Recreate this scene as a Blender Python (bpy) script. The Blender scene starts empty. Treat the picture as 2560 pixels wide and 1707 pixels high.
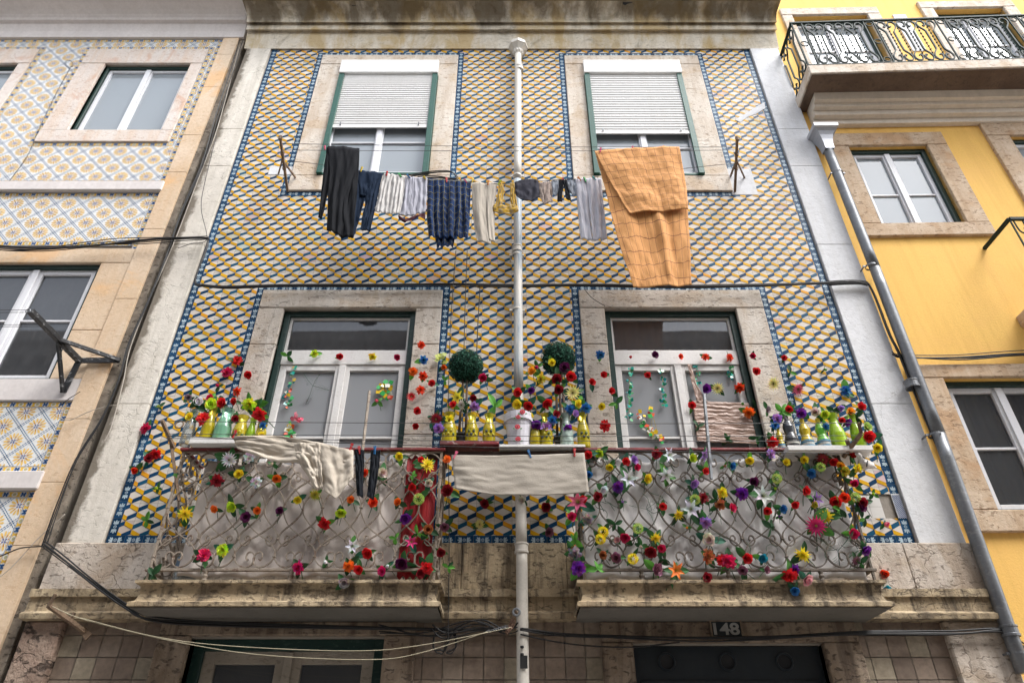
import bpy, math, random
from mathutils import Vector, noise
random.seed(7)
R = math.radians
sc = bpy.context.scene
COL = sc.collection
# ---------------------------------------------------------------- camera model
F, TH, CX, CY, CAMY, CAMZ = 1715.0, R(34.65), 1277.0, 853.5, -5.19, 1.6
cT, sT = math.cos(TH), math.sin(TH)
K = 2560.0 / 2352.0
def P(x, y, Y=0.0):            # a point of the photograph (2352 px wide), set at the real distance Y
    u, v = x * K - CX, CY - y * K
    dy, dz = F * cT - v * sT, F * sT + v * cT
    t = (Y - CAMY) / dy
    return Vector((u * t, Y, CAMZ + dz * t))
def WX(x, y, Y=0.0): return P(x, y, Y).x
def WZ(y, Y=0.0): return P(1173, y, Y).z
def YofZ(y, Z):                # distance at which height Z shows at row y
    v = CY - y * K
    return CAMY + (Z - CAMZ) * (F * cT - v * sT) / (F * sT + v * cT)
CROPS = dict(A=(0,1127), B=(850,1127), C=(1700,1127), E=(0,570), Fc=(850,570), G=(1700,570), T=(0,0), U=(850,0), V=(1700,0))
def cd(k, x, y):
    ox, oy = CROPS[k]
    return ((ox + x / 2.7035) / K, (oy + y / 2.7035) / K)
def PC(k, x, y, Y=0.0):
    a = cd(k, x, y); return P(a[0], a[1], Y)
# ---------------------------------------------------------------- node helpers
def newmat(name):
    m = bpy.data.materials.new(name); m.use_nodes = True
    nt = m.node_tree; b = nt.nodes['Principled BSDF']
    return m, nt, b
def nd(nt, t, **kw):
    n = nt.nodes.new(t)
    for k, v in kw.items():
        if k.startswith('i_'):
            n.inputs[k[2:].replace('_', ' ')].default_value = v
        else: setattr(n, k, v)
    return n
def coords(nt, scale=(1,1,1), kind='Object'):
    t = nd(nt, 'ShaderNodeTexCoord'); mp = nd(nt, 'ShaderNodeMapping')
    mp.inputs['Scale'].default_value = scale
    nt.links.new(t.outputs[kind], mp.inputs['Vector']); return mp.outputs[0]
def nz(nt, vec, scale, detail=4, rough=.55, dist=0):
    n = nd(nt, 'ShaderNodeTexNoise'); n.inputs['Scale'].default_value = scale
    n.inputs['Detail'].default_value = detail; n.inputs['Roughness'].default_value = rough
    n.inputs['Distortion'].default_value = dist
    nt.links.new(vec, n.inputs['Vector']); return n.outputs['Fac']
def ramp(nt, fac, a, b, ca=0.0, cb=1.0):
    n = nd(nt, 'ShaderNodeMapRange'); n.inputs['From Min'].default_value = a; n.inputs['From Max'].default_value = b
    n.inputs['To Min'].default_value = ca; n.inputs['To Max'].default_value = cb
    nt.links.new(fac, n.inputs['Value']); return n.outputs[0]
def mix(nt, fac, a, b, mode='MIX'):
    n = nd(nt, 'ShaderNodeMix', data_type='RGBA', blend_type=mode)
    for s, v in ((0, fac), (6, a), (7, b)):
        if isinstance(v, bpy.types.NodeSocket): nt.links.new(v, n.inputs[s])
        elif s == 0: n.inputs[0].default_value = v
        else: n.inputs[s].default_value = (*v, 1) if len(v) == 3 else v
    return n.outputs[2]
def mth(nt, op, a, b=0.0, c=0.0):
    n = nd(nt, 'ShaderNodeMath', operation=op)
    for i, v in enumerate((a, b, c)):
        if isinstance(v, bpy.types.NodeSocket): nt.links.new(v, n.inputs[i])
        else: n.inputs[i].default_value = v
    return n.outputs[0]
def bump(nt, b, h, s, d=.01):
    n = nd(nt, 'ShaderNodeBump'); n.inputs['Strength'].default_value = s; n.inputs['Distance'].default_value = d
    nt.links.new(h, n.inputs['Height']); nt.links.new(n.outputs[0], b.inputs['Normal'])
def surf(name, c1, c2, scale=2, rough=.8, bs=.4, fine=40, pits=0, pitcol=(.06,.045,.035), streak=0, scol=(.05,.04,.025),
         metal=0, spec=.4, crack=0, blot=None, bd=.01, streak_lo=.5, pscale=17, kind='Object', edge=None, drip=None):
    m, nt, b = newmat(name); L = nt.links
    v = coords(nt, kind=kind)
    n1 = nz(nt, v, scale, 6, .6, .4)
    col = mix(nt, ramp(nt, n1, .35, .65), c1, c2)
    n2 = nz(nt, v, fine, 5, .65)
    col = mix(nt, ramp(nt, n2, .3, .7, .0, .35), col, [x * .62 for x in c1])
    h = n2
    if blot:
        n5 = nz(nt, v, blot[1], 7, .62, .8)
        col = mix(nt, ramp(nt, n5, blot[2] - .05, blot[2] + .05, 0, blot[3]), col, blot[0])
    if pits:
        vv = coords(nt, (1, 1, 2.2), kind)
        n3 = nz(nt, vv, pscale, 6, .6, .6)
        f = ramp(nt, n3, .57, .63, 0, pits)
        col = mix(nt, f, col, pitcol)
        h = mth(nt, 'SUBTRACT', n2, mth(nt, 'MULTIPLY', f, 1.5))
    if streak:
        vs = coords(nt, (7, 7, .55), kind)
        n4 = nz(nt, vs, 1.3, 7, .65, .3)
        col = mix(nt, ramp(nt, n4, streak_lo - .03, streak_lo + .11, 0, streak), col, scol)
    if edge or drip:
        se = nd(nt, 'ShaderNodeSeparateXYZ'); tc = nd(nt, 'ShaderNodeTexCoord'); L.new(tc.outputs['Object'], se.inputs[0])
    if edge:       # grime creeping in from one vertical edge
        x0_, wd_, ec_ = edge
        dd = mth(nt, 'DIVIDE', mth(nt, 'ABSOLUTE', mth(nt, 'SUBTRACT', se.outputs[0], x0_)), wd_)
        ff = mth(nt, 'SUBTRACT', mth(nt, 'MULTIPLY', nz(nt, v, 5, 8, .7, .5), 2.2), dd)
        col = mix(nt, ramp(nt, ff, .35, .75, 0, .9), col, ec_)
    if drip:       # stains running down from the upper edge, and rusty yellow damp
        zt_, hh_, dc_ = drip
        dd = mth(nt, 'DIVIDE', mth(nt, 'SUBTRACT', zt_, se.outputs[2]), hh_)
        vs = coords(nt, (2.2, 1, .5), kind); nn = nz(nt, vs, 1.5, 5, .58, .3)
        col = mix(nt, ramp(nt, nz(nt, coords(nt, (1.5, 1, .8), kind), 1.5, 5, .6, .6), .47, .6, 0, .7), col, (.40, .27, .09))
        ff = mth(nt, 'SUBTRACT', mth(nt, 'MULTIPLY', nn, 2.6), dd)
        col = mix(nt, ramp(nt, ff, .85, 1.35, 0, .8), col, dc_)
    if crack:
        vd = nd(nt, 'ShaderNodeTexVoronoi', feature='DISTANCE_TO_EDGE'); vd.inputs['Scale'].default_value = 5
        n6 = nd(nt, 'ShaderNodeTexNoise'); n6.inputs['Scale'].default_value = 6; n6.inputs['Detail'].default_value = 6
        L.new(v, n6.inputs['Vector'])
        mv = mix(nt, .22, v, n6.outputs['Color']); L.new(mv, vd.inputs['Vector'])
        f = ramp(nt, vd.outputs['Distance'], 0, .018, crack, 0)
        f = mth(nt, 'MULTIPLY', f, ramp(nt, nz(nt, v, 3), .45, .6))
        col = mix(nt, f, col, pitcol)
        h = mth(nt, 'SUBTRACT', h, mth(nt, 'MULTIPLY', f, 1.2))
    L.new(col, b.inputs['Base Color'])
    b.inputs['Roughness'].default_value = rough; b.inputs['Metallic'].default_value = metal
    b.inputs['Specular IOR Level'].default_value = spec
    if bs: bump(nt, b, h, bs, bd)
    return m
def vcol(name, rough=.3, bs=.1, fine=60, var=.15, sheen=0, coat=0, trans=0, spec=.5, wave=0):
    m, nt, b = newmat(name); L = nt.links
    a = nd(nt, 'ShaderNodeVertexColor'); a.layer_name = 'Col'
    v = coords(nt)
    n = nz(nt, v, fine, 4, .6)
    col = mix(nt, ramp(nt, n, .35, .7, 0, var), a.outputs[0], mix(nt, 1.0, a.outputs[0], (.45,.42,.4), 'MULTIPLY'))
    L.new(col, b.inputs['Base Color']); b.inputs['Roughness'].default_value = rough
    b.inputs['Specular IOR Level'].default_value = spec
    if coat: b.inputs['Coat Weight'].default_value = coat; b.inputs['Coat Roughness'].default_value = .12
    if sheen: b.inputs['Sheen Weight'].default_value = sheen
    if bs: bump(nt, b, n if not wave else nz(nt, v, wave, 2), bs, .004)
    if trans:
        t = nd(nt, 'ShaderNodeBsdfTranslucent'); L.new(col, t.inputs[0])
        mx = nd(nt, 'ShaderNodeMixShader'); mx.inputs[0].default_value = trans
        L.new(b.outputs[0], mx.inputs[1]); L.new(t.outputs[0], mx.inputs[2])
        L.new(mx.outputs[0], nt.nodes['Material Output'].inputs[0])
    return m
M = {}
M['glaze'] = vcol('tile glaze', .4, .12, 9, .12, spec=.1)
M['dulltile'] = vcol('old wall tile', .6, .3, 22, .6, spec=.3)
M['petal'] = vcol('silk petal', .65, 0, 60, .25, trans=.25)
M['grout'] = surf('grout', (.35,.31,.26), (.22,.19,.16), 3)
M['stone_pale'] = surf('pale pitted limestone', (.60,.51,.42), (.70,.64,.56), 2.2, .85, .55, 45, .55, (.30,.2,.13), .35, (.36,.25,.15), blot=((.50,.36,.22),2.6,.55,.5))
M['stone_grey'] = surf('greyed limestone', (.52,.46,.39), (.64,.585,.52), 1.7, .88, .7, 50, .55, (.14,.11,.09), .3, (.33,.25,.18), blot=((.42,.32,.22),3.1,.56,.55))
M['stone_band'] = surf('cracked stone band', (.54,.455,.375), (.66,.585,.51), 1.6, .88, .8, 40, .5, (.10,.07,.05), .35, (.20,.15,.10), crack=.8, blot=((.38,.28,.19),2.2,.54,.6))
M['stone_dirty'] = surf('weathered balcony stone', (.36,.27,.165), (.50,.40,.26), 2.6, .9, .9, 38, .6, (.07,.05,.035), .85, (.055,.042,.03), crack=.5, blot=((.16,.12,.08),3.4,.57,.7), streak_lo=.52)
M['stone_brown'] = surf('brown stained stone', (.21,.15,.10), (.35,.275,.205), 3, .9, .9, 30, .6, (.05,.035,.03), .7, (.08,.055,.04), streak_lo=.5)
M['stone_tan'] = surf('tan sandstone slab', (.60,.44,.29), (.70,.56,.42), 1.3, .8, .3, 30, .25, (.35,.18,.08), .25, (.55,.36,.2), blot=((.70,.38,.14),1.4,.58,.5))
M['stone_pink'] = surf('pinkish limestone', (.62,.53,.46), (.70,.64,.59), 2.2, .85, .4, 40, .45, (.42,.26,.18), .3, (.6,.4,.25), blot=((.52,.30,.20),2.5,.62,.6))
M['stone_ochre'] = surf('ochre limestone', (.50,.35,.22), (.64,.51,.38), 2.4, .85, .6, 40, .6, (.22,.13,.07), .4, (.36,.22,.11), blot=((.45,.24,.1),2.0,.57,.5))  # ochre is the stone's own colour
M['plaster_white'] = surf('white limewash', (.72,.72,.73), (.64,.645,.66), 1.1, .9, .5, 18, .12, (.35,.33,.31), .15, (.4,.38,.33), crack=.35)
M['plaster_old'] = surf('old limewash', (.74,.69,.61), (.60,.55,.48), 1.0, .9, .5, 18, .2, (.16,.14,.11), .4, (.42,.38,.31), crack=.5, edge=(WX(568,117), .105, (.14,.115,.085)))
M['plaster_grey'] = surf('smooth grey plaster', (.70,.65,.63), (.62,.58,.56), .8, .85, .1, 30, .06, (.3,.25,.22), .15, (.42,.36,.33))
M['cornice_old'] = surf('water stained cornice', (.62,.55,.43), (.68,.63,.55), 1.5, .88, .5, 24, .3, (.10,.08,.06), .3, (.30,.22,.11), blot=((.20,.17,.12),2.6,.62,.6), drip=(WZ(0, -.40), .32, (.085,.06,.03)))
M['cornice_lip'] = surf('mossy cornice edge', (.10,.085,.06), (.24,.19,.11), 4, .95, .8, 30, .4, (.03,.03,.02), .5, (.3,.25,.13))
M['yellow'] = surf('yellow ochre render', (.88,.545,.14), (.84,.50,.12), .7, .85, .25, 60, .1, (.6,.35,.1), .35, (.66,.37,.085), blot=((.80,.47,.13),1.1,.52,.7))
M['cornice_tan'] = surf('painted cornice', (.72,.64,.54), (.66,.58,.48), 1, .85, .1, 30, 0, streak=.2, scol=(.4,.34,.27))
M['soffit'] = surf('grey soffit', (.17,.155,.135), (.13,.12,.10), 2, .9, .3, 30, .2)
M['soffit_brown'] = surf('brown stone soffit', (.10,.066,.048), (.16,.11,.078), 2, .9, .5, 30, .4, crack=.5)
M['green'] = surf('dark green joinery', (.006,.028,.023), (.008,.035,.028), 4, .45, .1, 60, .1, (.2,.25,.22))
M['green2'] = surf('shutter rail green', (.010,.075,.055), (.014,.09,.065), 4, .45, .1, 60, .1, (.2,.25,.22))
M['white_pvc'] = surf('white window frame', (.74,.74,.76), (.69,.69,.72), 3, .35, .03, 60)
M['white_wood'] = surf('painted wood sash', (.72,.70,.68), (.62,.60,.58), 3, .5, .2, 60, .25, (.4,.35,.3))
M['cream_wood'] = surf('cream painted door', (.36,.31,.25), (.28,.24,.19), 3, .6, .3, 60, .4, (.12,.09,.06))
M['shutter'] = surf('white roller shutter', (.80,.79,.77), (.76,.75,.73), 2, .45, .03, 60, streak=.1, scol=(.5,.48,.42))
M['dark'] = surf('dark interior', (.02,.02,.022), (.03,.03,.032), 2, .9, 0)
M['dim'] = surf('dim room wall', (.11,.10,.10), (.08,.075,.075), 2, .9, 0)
M['door_dark'] = surf('dark painted door', (.016,.022,.028), (.022,.028,.034), 3, .35, .1, 40)
M['iron_black'] = surf('black green iron', (.008,.02,.018), (.014,.03,.027), 8, .6, .1, 60, spec=.15)
M['iron_black2'] = surf('chipped black steel', (.014,.014,.015), (.02,.02,.022), 8, .4, .2, 60, .35, (.5,.5,.5))
M['iron_brown'] = surf('brown grey iron', (.10,.078,.06), (.16,.13,.10), 9, .6, .5, 70, .75, (.06,.035,.02), pscale=22)
M['iron_cream'] = surf('chipped cream paint on iron', (.31,.255,.20), (.25,.205,.16), 9, .6, .5, 70, .75, (.12,.05,.025), pscale=22)
M['rail_red'] = surf('worn red handrail', (.22,.015,.02), (.10,.035,.03), 5, .5, .4, 60, .5, (.35,.3,.26))
M['rust'] = surf('rusty steel', (.13,.085,.055), (.25,.17,.11), 14, .8, .5, 60, .5, (.05,.03,.02))
M['galv'] = surf('galvanised zinc', (.15,.157,.17), (.23,.24,.25), 3, .42, .15, 50, .2, (.45,.42,.38), .4, (.14,.145,.155), metal=.55)
M['pipe'] = surf('cream painted pipe', (.66,.62,.55), (.58,.54,.48), 2, .45, .1, 60, .12, (.3,.25,.2))
M['pipe_worn'] = surf('pipe with blue grey paint showing', (.66,.62,.56), (.58,.56,.52), 2, .5, .2, 60, 0, streak=.9, scol=(.20,.26,.31), streak_lo=.44)
M['cable'] = surf('black cable', (.012,.011,.012), (.02,.02,.02), 5, .5, 0)
M['cable_grey'] = surf('pale cable', (.42,.38,.32), (.34,.3,.26), 5, .6, 0)
M['wire'] = surf('clothesline wire', (.07,.07,.07), (.05,.05,.05), 5, .4, 0, metal=.3)
M['cord'] = surf('nylon cord', (.45,.40,.28), (.36,.32,.22), 5, .5, 0)
M['asphalt'] = surf('pale limestone setts', (.38,.365,.345), (.32,.305,.29), 2, .9, .5, 30)
M['pavement'] = surf('pavement stone', (.3,.29,.27), (.22,.21,.2), 3, .85, .5, 12)
M['opp'] = surf('shaded render across the street', (.24,.23,.215), (.2,.19,.18), .8, .9, .1, 30)
M['opp_trim'] = surf('stone trim across the street', (.34,.31,.28), (.27,.25,.23), 2, .9, .1, 30)
def cloth_mat(name, c, rough=.85, fine=140, bs=.4, kind='Object', var=.25, spec=.2, wr=9, lump=.35):
    m, nt, b = newmat(name); L = nt.links; v = coords(nt, kind=kind)
    n = nz(nt, v, fine, 3); w = nz(nt, v, wr, 5, .6, .7)
    col = mix(nt, ramp(nt, w, .35, .7, 0, var), c, [x * .7 for x in c])
    L.new(col, b.inputs['Base Color']); b.inputs['Roughness'].default_value = rough
    b.inputs['Specular IOR Level'].default_value = spec; b.inputs['Sheen Weight'].default_value = .1 if max(c) > .1 else 0
    bump(nt, b, mth(nt, 'ADD', mth(nt, 'MULTIPLY', n, .5), mth(nt, 'MULTIPLY', w, lump)), bs, .008)
    t = nd(nt, 'ShaderNodeBsdfTranslucent'); L.new(col, t.inputs[0])
    mx = nd(nt, 'ShaderNodeMixShader'); mx.inputs[0].default_value = .15
    L.new(b.outputs[0], mx.inputs[1]); L.new(t.outputs[0], mx.inputs[2]); L.new(mx.outputs[0], nt.nodes['Material Output'].inputs[0])
    return m, nt, b, col
for k, c in dict(c_black=(.012,.013,.016), c_navy=(.012,.024,.05), c_white=(.62,.60,.58), c_lav=(.60,.60,.66), c_cream=(.62,.56,.48),
                 c_charcoal=(.05,.05,.065), c_beige=(.60,.53,.44), c_greyblue=(.30,.33,.38), c_red=(.38,.012,.018), c_satin=(.70,.63,.585),
                 c_satin2=(.78,.75,.74), c_sock=(.015,.017,.022), c_towel=(.48,.43,.365)).items():
    rough = .45 if k in ('c_red', 'c_satin', 'c_satin2') else .9
    M[k] = cloth_mat(k[2:] + ' cloth', c, rough, 160, .5 if k != 'c_towel' else .9, spec=.4 if rough < .6 else .15, wr=7)[0]
def gridlines(nt, uvscale, width, offs=(0, 0)):
    t = nd(nt, 'ShaderNodeTexCoord'); s = nd(nt, 'ShaderNodeSeparateXYZ'); nt.links.new(t.outputs['UV'], s.inputs[0])
    o = []; wob = nz(nt, t.outputs['UV'], 5, 3)
    for i in (0, 1):
        fr = mth(nt, 'FRACT', mth(nt, 'ADD', mth(nt, 'MULTIPLY', mth(nt, 'ADD', s.outputs[i], mth(nt, 'MULTIPLY', wob, .07)), uvscale[i]), offs[i]))
        o.append(mth(nt, 'LESS_THAN', fr, width[i]))
    return o
def pattern_cloth(name, base, layers):
    m, nt, b, col = cloth_mat(name, base, .9, 160, .6, 'UV', lump=1.0, wr=14)
    for sc_, wd, off, c, k in layers:
        gx, gy = gridlines(nt, sc_, wd, off)
        f = mth(nt, 'MULTIPLY', mth(nt, 'MAXIMUM', gx, gy), k)
        col = mix(nt, f, col, c)
    nt.links.new(col, b.inputs['Base Color'])
    for l in list(nt.links):
        if l.to_node.type == 'BSDF_TRANSLUCENT': nt.links.remove(l)
    tr = [n for n in nt.nodes if n.type == 'BSDF_TRANSLUCENT'][0]; nt.links.new(col, tr.inputs[0])
    return m
M['rubble'] = surf('rough rubble masonry', (.30,.20,.15), (.42,.32,.25), 5, .95, 1, 16, .8, (.06,.04,.03), .2, (.1,.07,.05), crack=.9, bd=.04, pscale=9)
M['c_orange'] = pattern_cloth('orange checked cotton', (.72,.36,.135), [((11, 10), (.04, .04), (0, .3), (.13,.02,.03), .85)])
M['c_plaid'] = pattern_cloth('navy and yellow plaid', (.008,.018,.055), [((8, 9), (.45, .45), (0, 0), (.015,.045,.14), .7), ((16, 18), (.12, .12), (.2, .1), (.006,.01,.03), .8), ((8, 9), (.05, .05), (.6, .6), (.42,.36,.10), .55)])
m, nt, b, col = cloth_mat('grey lace', (.34,.34,.40), .9, 160, .5)
col = mix(nt, ramp(nt, nz(nt, coords(nt, kind='UV'), 55, 3), .45, .55), col, (.52,.52,.58)); nt.links.new(col, b.inputs['Base Color']); M['c_lace'] = m
m, nt, b, col = cloth_mat('floral scrap', (.45,.36,.30), .9, 160, .5)
col = mix(nt, ramp(nt, nz(nt, coords(nt, kind='UV'), 26, 3), .5, .55), col, (.10,.08,.09)); nt.links.new(col, b.inputs['Base Color']); M['c_floral'] = m
m, nt, b, col = cloth_mat('yellow bib', (.55,.33,.03), .9, 160, .5)
col = mix(nt, ramp(nt, nz(nt, coords(nt, kind='UV'), 5, 3), .45, .6), col, (.30,.24,.16)); nt.links.new(col, b.inputs['Base Color']); M['c_bib'] = m
M['plastic_brown'] = surf('brown plastic film', (.34,.215,.16), (.30,.18,.13), 6, .45, .3, 30, kind='UV', spec=.6)
def glass(name, tint, ior, rough=.02, base=None):
    m, nt, b = newmat(name); L = nt.links
    fr = nd(nt, 'ShaderNodeFresnel'); fr.inputs[0].default_value = ior
    tr = nd(nt, 'ShaderNodeBsdfTransparent'); tr.inputs[0].default_value = (*tint, 1)
    gl = nd(nt, 'ShaderNodeBsdfGlossy'); gl.inputs['Roughness'].default_value = rough; gl.inputs[0].default_value = (.95,.97,1,1)
    mx = nd(nt, 'ShaderNodeMixShader'); L.new(fr.outputs[0], mx.inputs[0]); L.new(tr.outputs[0], mx.inputs[1]); L.new(gl.outputs[0], mx.inputs[2])
    bp = nd(nt, 'ShaderNodeBump'); bp.inputs['Strength'].default_value = .05; bp.inputs['Distance'].default_value = .02
    L.new(nz(nt, coords(nt), 1.7, 1), bp.inputs['Height']); L.new(bp.outputs[0], gl.inputs['Normal'])
    if base:
        df = nd(nt, 'ShaderNodeBsdfDiffuse'); df.inputs[0].default_value = (*base[0], 1)
        m2 = nd(nt, 'ShaderNodeMixShader'); m2.inputs[0].default_value = base[1]
        L.new(mx.outputs[0], m2.inputs[1]); L.new(df.outputs[0], m2.inputs[2]); L.new(m2.outputs[0], nt.nodes['Material Output'].inputs[0])
    else: L.new(mx.outputs[0], nt.nodes['Material Output'].inputs[0])
    nt.nodes.remove(b)
    return m
M['glass_up'] = glass('upper pane glass', (.8,.85,.88), 2.0, base=((.62,.68,.72), .38))  # pale diffuse mix paints the bright curtain and sky reflection into the panes
M['glass'] = glass('pane glass', (.93,.94,.95), 1.6, base=((.58,.60,.63), .42))  # grey diffuse mix paints the light on the net curtains into the panes
M['glass_dark'] = glass('dark pane glass', (.6,.6,.62), 1.7, base=((.4,.42,.45), .09))  # weak grey diffuse mix paints a faint reflection into the dark panes
M['glass_y'] = glass('yellow liquid glass', (.85,.75,.12), 1.5, .05, ((.52,.43,.025), .5))
M['glass_g'] = glass('green bottle glass', (.5,.8,.6), 1.5, .05, ((.25,.5,.33), .4))
M['glass_c'] = glass('clear bottle glass', (.85,.88,.88), 1.5, .05, ((.45,.48,.46), .3))
M['glass_l'] = glass('lime liquid glass', (.6,.85,.15), 1.5, .05, ((.28,.44,.03), .55))
M['curtain'] = cloth_mat('net curtain', (.62,.62,.64), .95, 60, .2, 'Object')[0]
M['curtain_pale'] = cloth_mat('pale curtain', (.66,.72,.76), .95, 60, .1, 'Object', .1)[0]
# ---------------------------------------------------------------- mesh builder
class MB:
    def __init__(s): s.v = []; s.f = []; s.c = []; s.m = []; s.uv = []
    def poly(s, pts, col=(1,1,1), mi=0, uv=None):
        i = len(s.v); s.v += [tuple(p) for p in pts]; s.f.append(tuple(range(i, i + len(pts)))); s.c.append(col); s.m.append(mi)
        s.uv.append(uv or [(0, 0)] * len(pts))
    def add(s, vs, fs, col=(1,1,1), mi=0, uvs=None):
        i = len(s.v); s.v += [tuple(p) for p in vs]
        for f in fs:
            s.f.append(tuple(i + k for k in f)); s.c.append(col); s.m.append(mi)
            s.uv.append([uvs[k] for k in f] if uvs else [(0, 0)] * len(f))
    def box(s, x0, x1, y0, y1, z0, z1, col=(1,1,1), mi=0):
        v = [(x, y, z) for x in (x0, x1) for y in (y0, y1) for z in (z0, z1)]
        s.add(v, [(0,1,3,2), (4,6,7,5), (0,4,5,1), (2,3,7,6), (0,2,6,4), (1,5,7,3)], col, mi)
    def obox(s, a, b, w, d, up=Vector((0,0,1)), col=(1,1,1), mi=0):
        a, b = Vector(a), Vector(b); t = (b - a).normalized(); side = t.cross(up)
        if side.length < 1e-4: side = t.cross(Vector((1,0,0)))
        side.normalize(); n = side.cross(t)
        v = [p + side * (w / 2 * i) + n * (d / 2 * j) for p in (a, b) for i, j in ((-1,-1), (1,-1), (1,1), (-1,1))]
        s.add(v, [(0,3,2,1), (4,5,6,7), (0,1,5,4), (1,2,6,5), (2,3,7,6), (3,0,4,7)], col, mi)
    def strip(s, path, w, d, n, col=(1,1,1), mi=0):
        n = Vector(n); vs = []; fs = []
        for i, p in enumerate(path):
            p = Vector(p); t = (Vector(path[min(i + 1, len(path) - 1)]) - Vector(path[max(i - 1, 0)])).normalized()
            sd = t.cross(n).normalized()
            vs += [p - sd * w / 2 - n * d / 2, p + sd * w / 2 - n * d / 2, p + sd * w / 2 + n * d / 2, p - sd * w / 2 + n * d / 2]
            if i:
                a = 4 * (i - 1); fs += [(a + k, a + (k + 1) % 4, a + 4 + (k + 1) % 4, a + 4 + k) for k in range(4)]
        e = 4 * (len(path) - 1); fs += [(3,2,1,0), (e, e + 1, e + 2, e + 3)]
        s.add(vs, fs, col, mi)
    def tube(s, path, r, n=6, col=(1,1,1), mi=0, cap=True):
        path = [Vector(p) for p in path]; vs = []; fs = []; ref = None
        for i, p in enumerate(path):
            t = (path[min(i + 1, len(path) - 1)] - path[max(i - 1, 0)])
            t = t.normalized() if t.length > 1e-9 else Vector((0,0,1))
            if ref is None: ref = t.orthogonal().normalized()
            ref = (ref - t * ref.dot(t)); ref = ref.normalized() if ref.length > 1e-6 else t.orthogonal().normalized()
            q = t.cross(ref); rr = r[i] if isinstance(r, (list, tuple)) else r
            vs += [p + (ref * math.cos(2 * math.pi * k / n) + q * math.sin(2 * math.pi * k / n)) * rr for k in range(n)]
            if i: fs += [((i - 1) * n + k, (i - 1) * n + (k + 1) % n, i * n + (k + 1) % n, i * n + k) for k in range(n)]
        if cap: fs += [tuple(range(n - 1, -1, -1)), tuple((len(path) - 1) * n + k for k in range(n))]
        s.add(vs, fs, col, mi)
    def lathe(s, c, prof, n=16, col=(1,1,1), mi=0, cols=None):
        c = Vector(c); vs = []; uvs = []
        for r, z in prof:
            vs += [c + Vector((r * math.cos(2 * math.pi * k / n), r * math.sin(2 * math.pi * k / n), z)) for k in range(n)]
            uvs += [(k / n, z) for k in range(n)]
        for i in range(1, len(prof)):
            s.add([*vs[(i - 1) * n:(i + 1) * n]], [(k, (k + 1) % n, n + (k + 1) % n, n + k) for k in range(n)], cols[i - 1] if cols else col, mi, uvs[(i - 1) * n:(i + 1) * n])
    def grid(s, fn, nu, nv, col=(1,1,1), mi=0, uvf=None):
        vs = []; uvs = []
        for j in range(nv + 1):
            for i in range(nu + 1):
                u, v = i / nu, j / nv; vs.append(fn(u, v)); uvs.append(uvf(u, v) if uvf else (u, v))
        w = nu + 1
        s.add(vs, [(j * w + i, j * w + i + 1, (j + 1) * w + i + 1, (j + 1) * w + i) for j in range(nv) for i in range(nu)], col, mi, uvs)
    def mesh(s, name, mats, off=(0,0,0), smooth=False):
        me = bpy.data.meshes.new(name)
        me.from_pydata([(x - off[0], y - off[1], z - off[2]) for x, y, z in s.v], [], s.f)
        for mt in (mats if isinstance(mats, (list, tuple)) else [mats]): me.materials.append(M[mt] if isinstance(mt, str) else mt)
        ca = me.color_attributes.new('Col', 'FLOAT_COLOR', 'CORNER'); uvl = me.uv_layers.new(name='UVMap')
        cc = []; uu = []
        for f, c, u in zip(s.f, s.c, s.uv):
            for k in range(len(f)):
                cc += [c[0], c[1], c[2], 1.0]; uu += [u[k][0], u[k][1]]
        ca.data.foreach_set('color', cc); uvl.data.foreach_set('uv', uu)
        me.polygons.foreach_set('material_index', s.m)
        me.polygons.foreach_set('use_smooth', [bool(smooth)] * len(s.f)); me.update()
        return me
    def build(s, name, mats, parent=None, smooth=False, bevel=0, solid=0, label=None, loc=None, merge=False):
        off = parent_world(parent) if parent else (loc or (0,0,0))
        me = s.mesh(name, mats, off, smooth)
        o = bpy.data.objects.new(name, me); COL.objects.link(o)
        if parent: o.parent = parent
        elif loc: o.location = loc
        if merge:
            md = o.modifiers.new('weld', 'WELD'); md.merge_threshold = .0002
        if bevel:
            md = o.modifiers.new('bevel', 'BEVEL'); md.width = bevel; md.segments = 1; md.limit_method = 'ANGLE'
        if solid:
            md = o.modifiers.new('thick', 'SOLIDIFY'); md.thickness = solid; md.offset = 0
        if label: o['label'] = label
        return o
def parent_world(o):
    v = Vector((0,0,0))
    while o: v += o.location; o = o.parent
    return v
def tag(o, label, cat, group=None, kind=None):
    if label: o['label'] = label
    if cat: o['category'] = cat
    if group: o['group'] = group
    if kind: o['kind'] = kind
    return o
def thing(name, label, cat, loc=(0,0,0), group=None):
    o = bpy.data.objects.new(name, None); o.empty_display_size = .1; COL.objects.link(o); o.location = loc
    return tag(o, label, cat, group)
def struct(name, mb, mat):
    o = mb.build(name, mat); o['kind'] = 'structure'; return o
def smooth_path(pts, n=5):
    pts = [Vector(p) for p in pts]; out = []
    for i in range(len(pts) - 1):
        a, b, c, d = pts[max(i - 1, 0)], pts[i], pts[i + 1], pts[min(i + 2, len(pts) - 1)]
        for k in range(n):
            t = k / n; out.append(.5 * ((2 * b) + (c - a) * t + (2 * a - 5 * b + 4 * c - d) * t * t + (3 * b - a - 3 * c + d) * t ** 3))
    out.append(pts[-1]); return out
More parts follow.
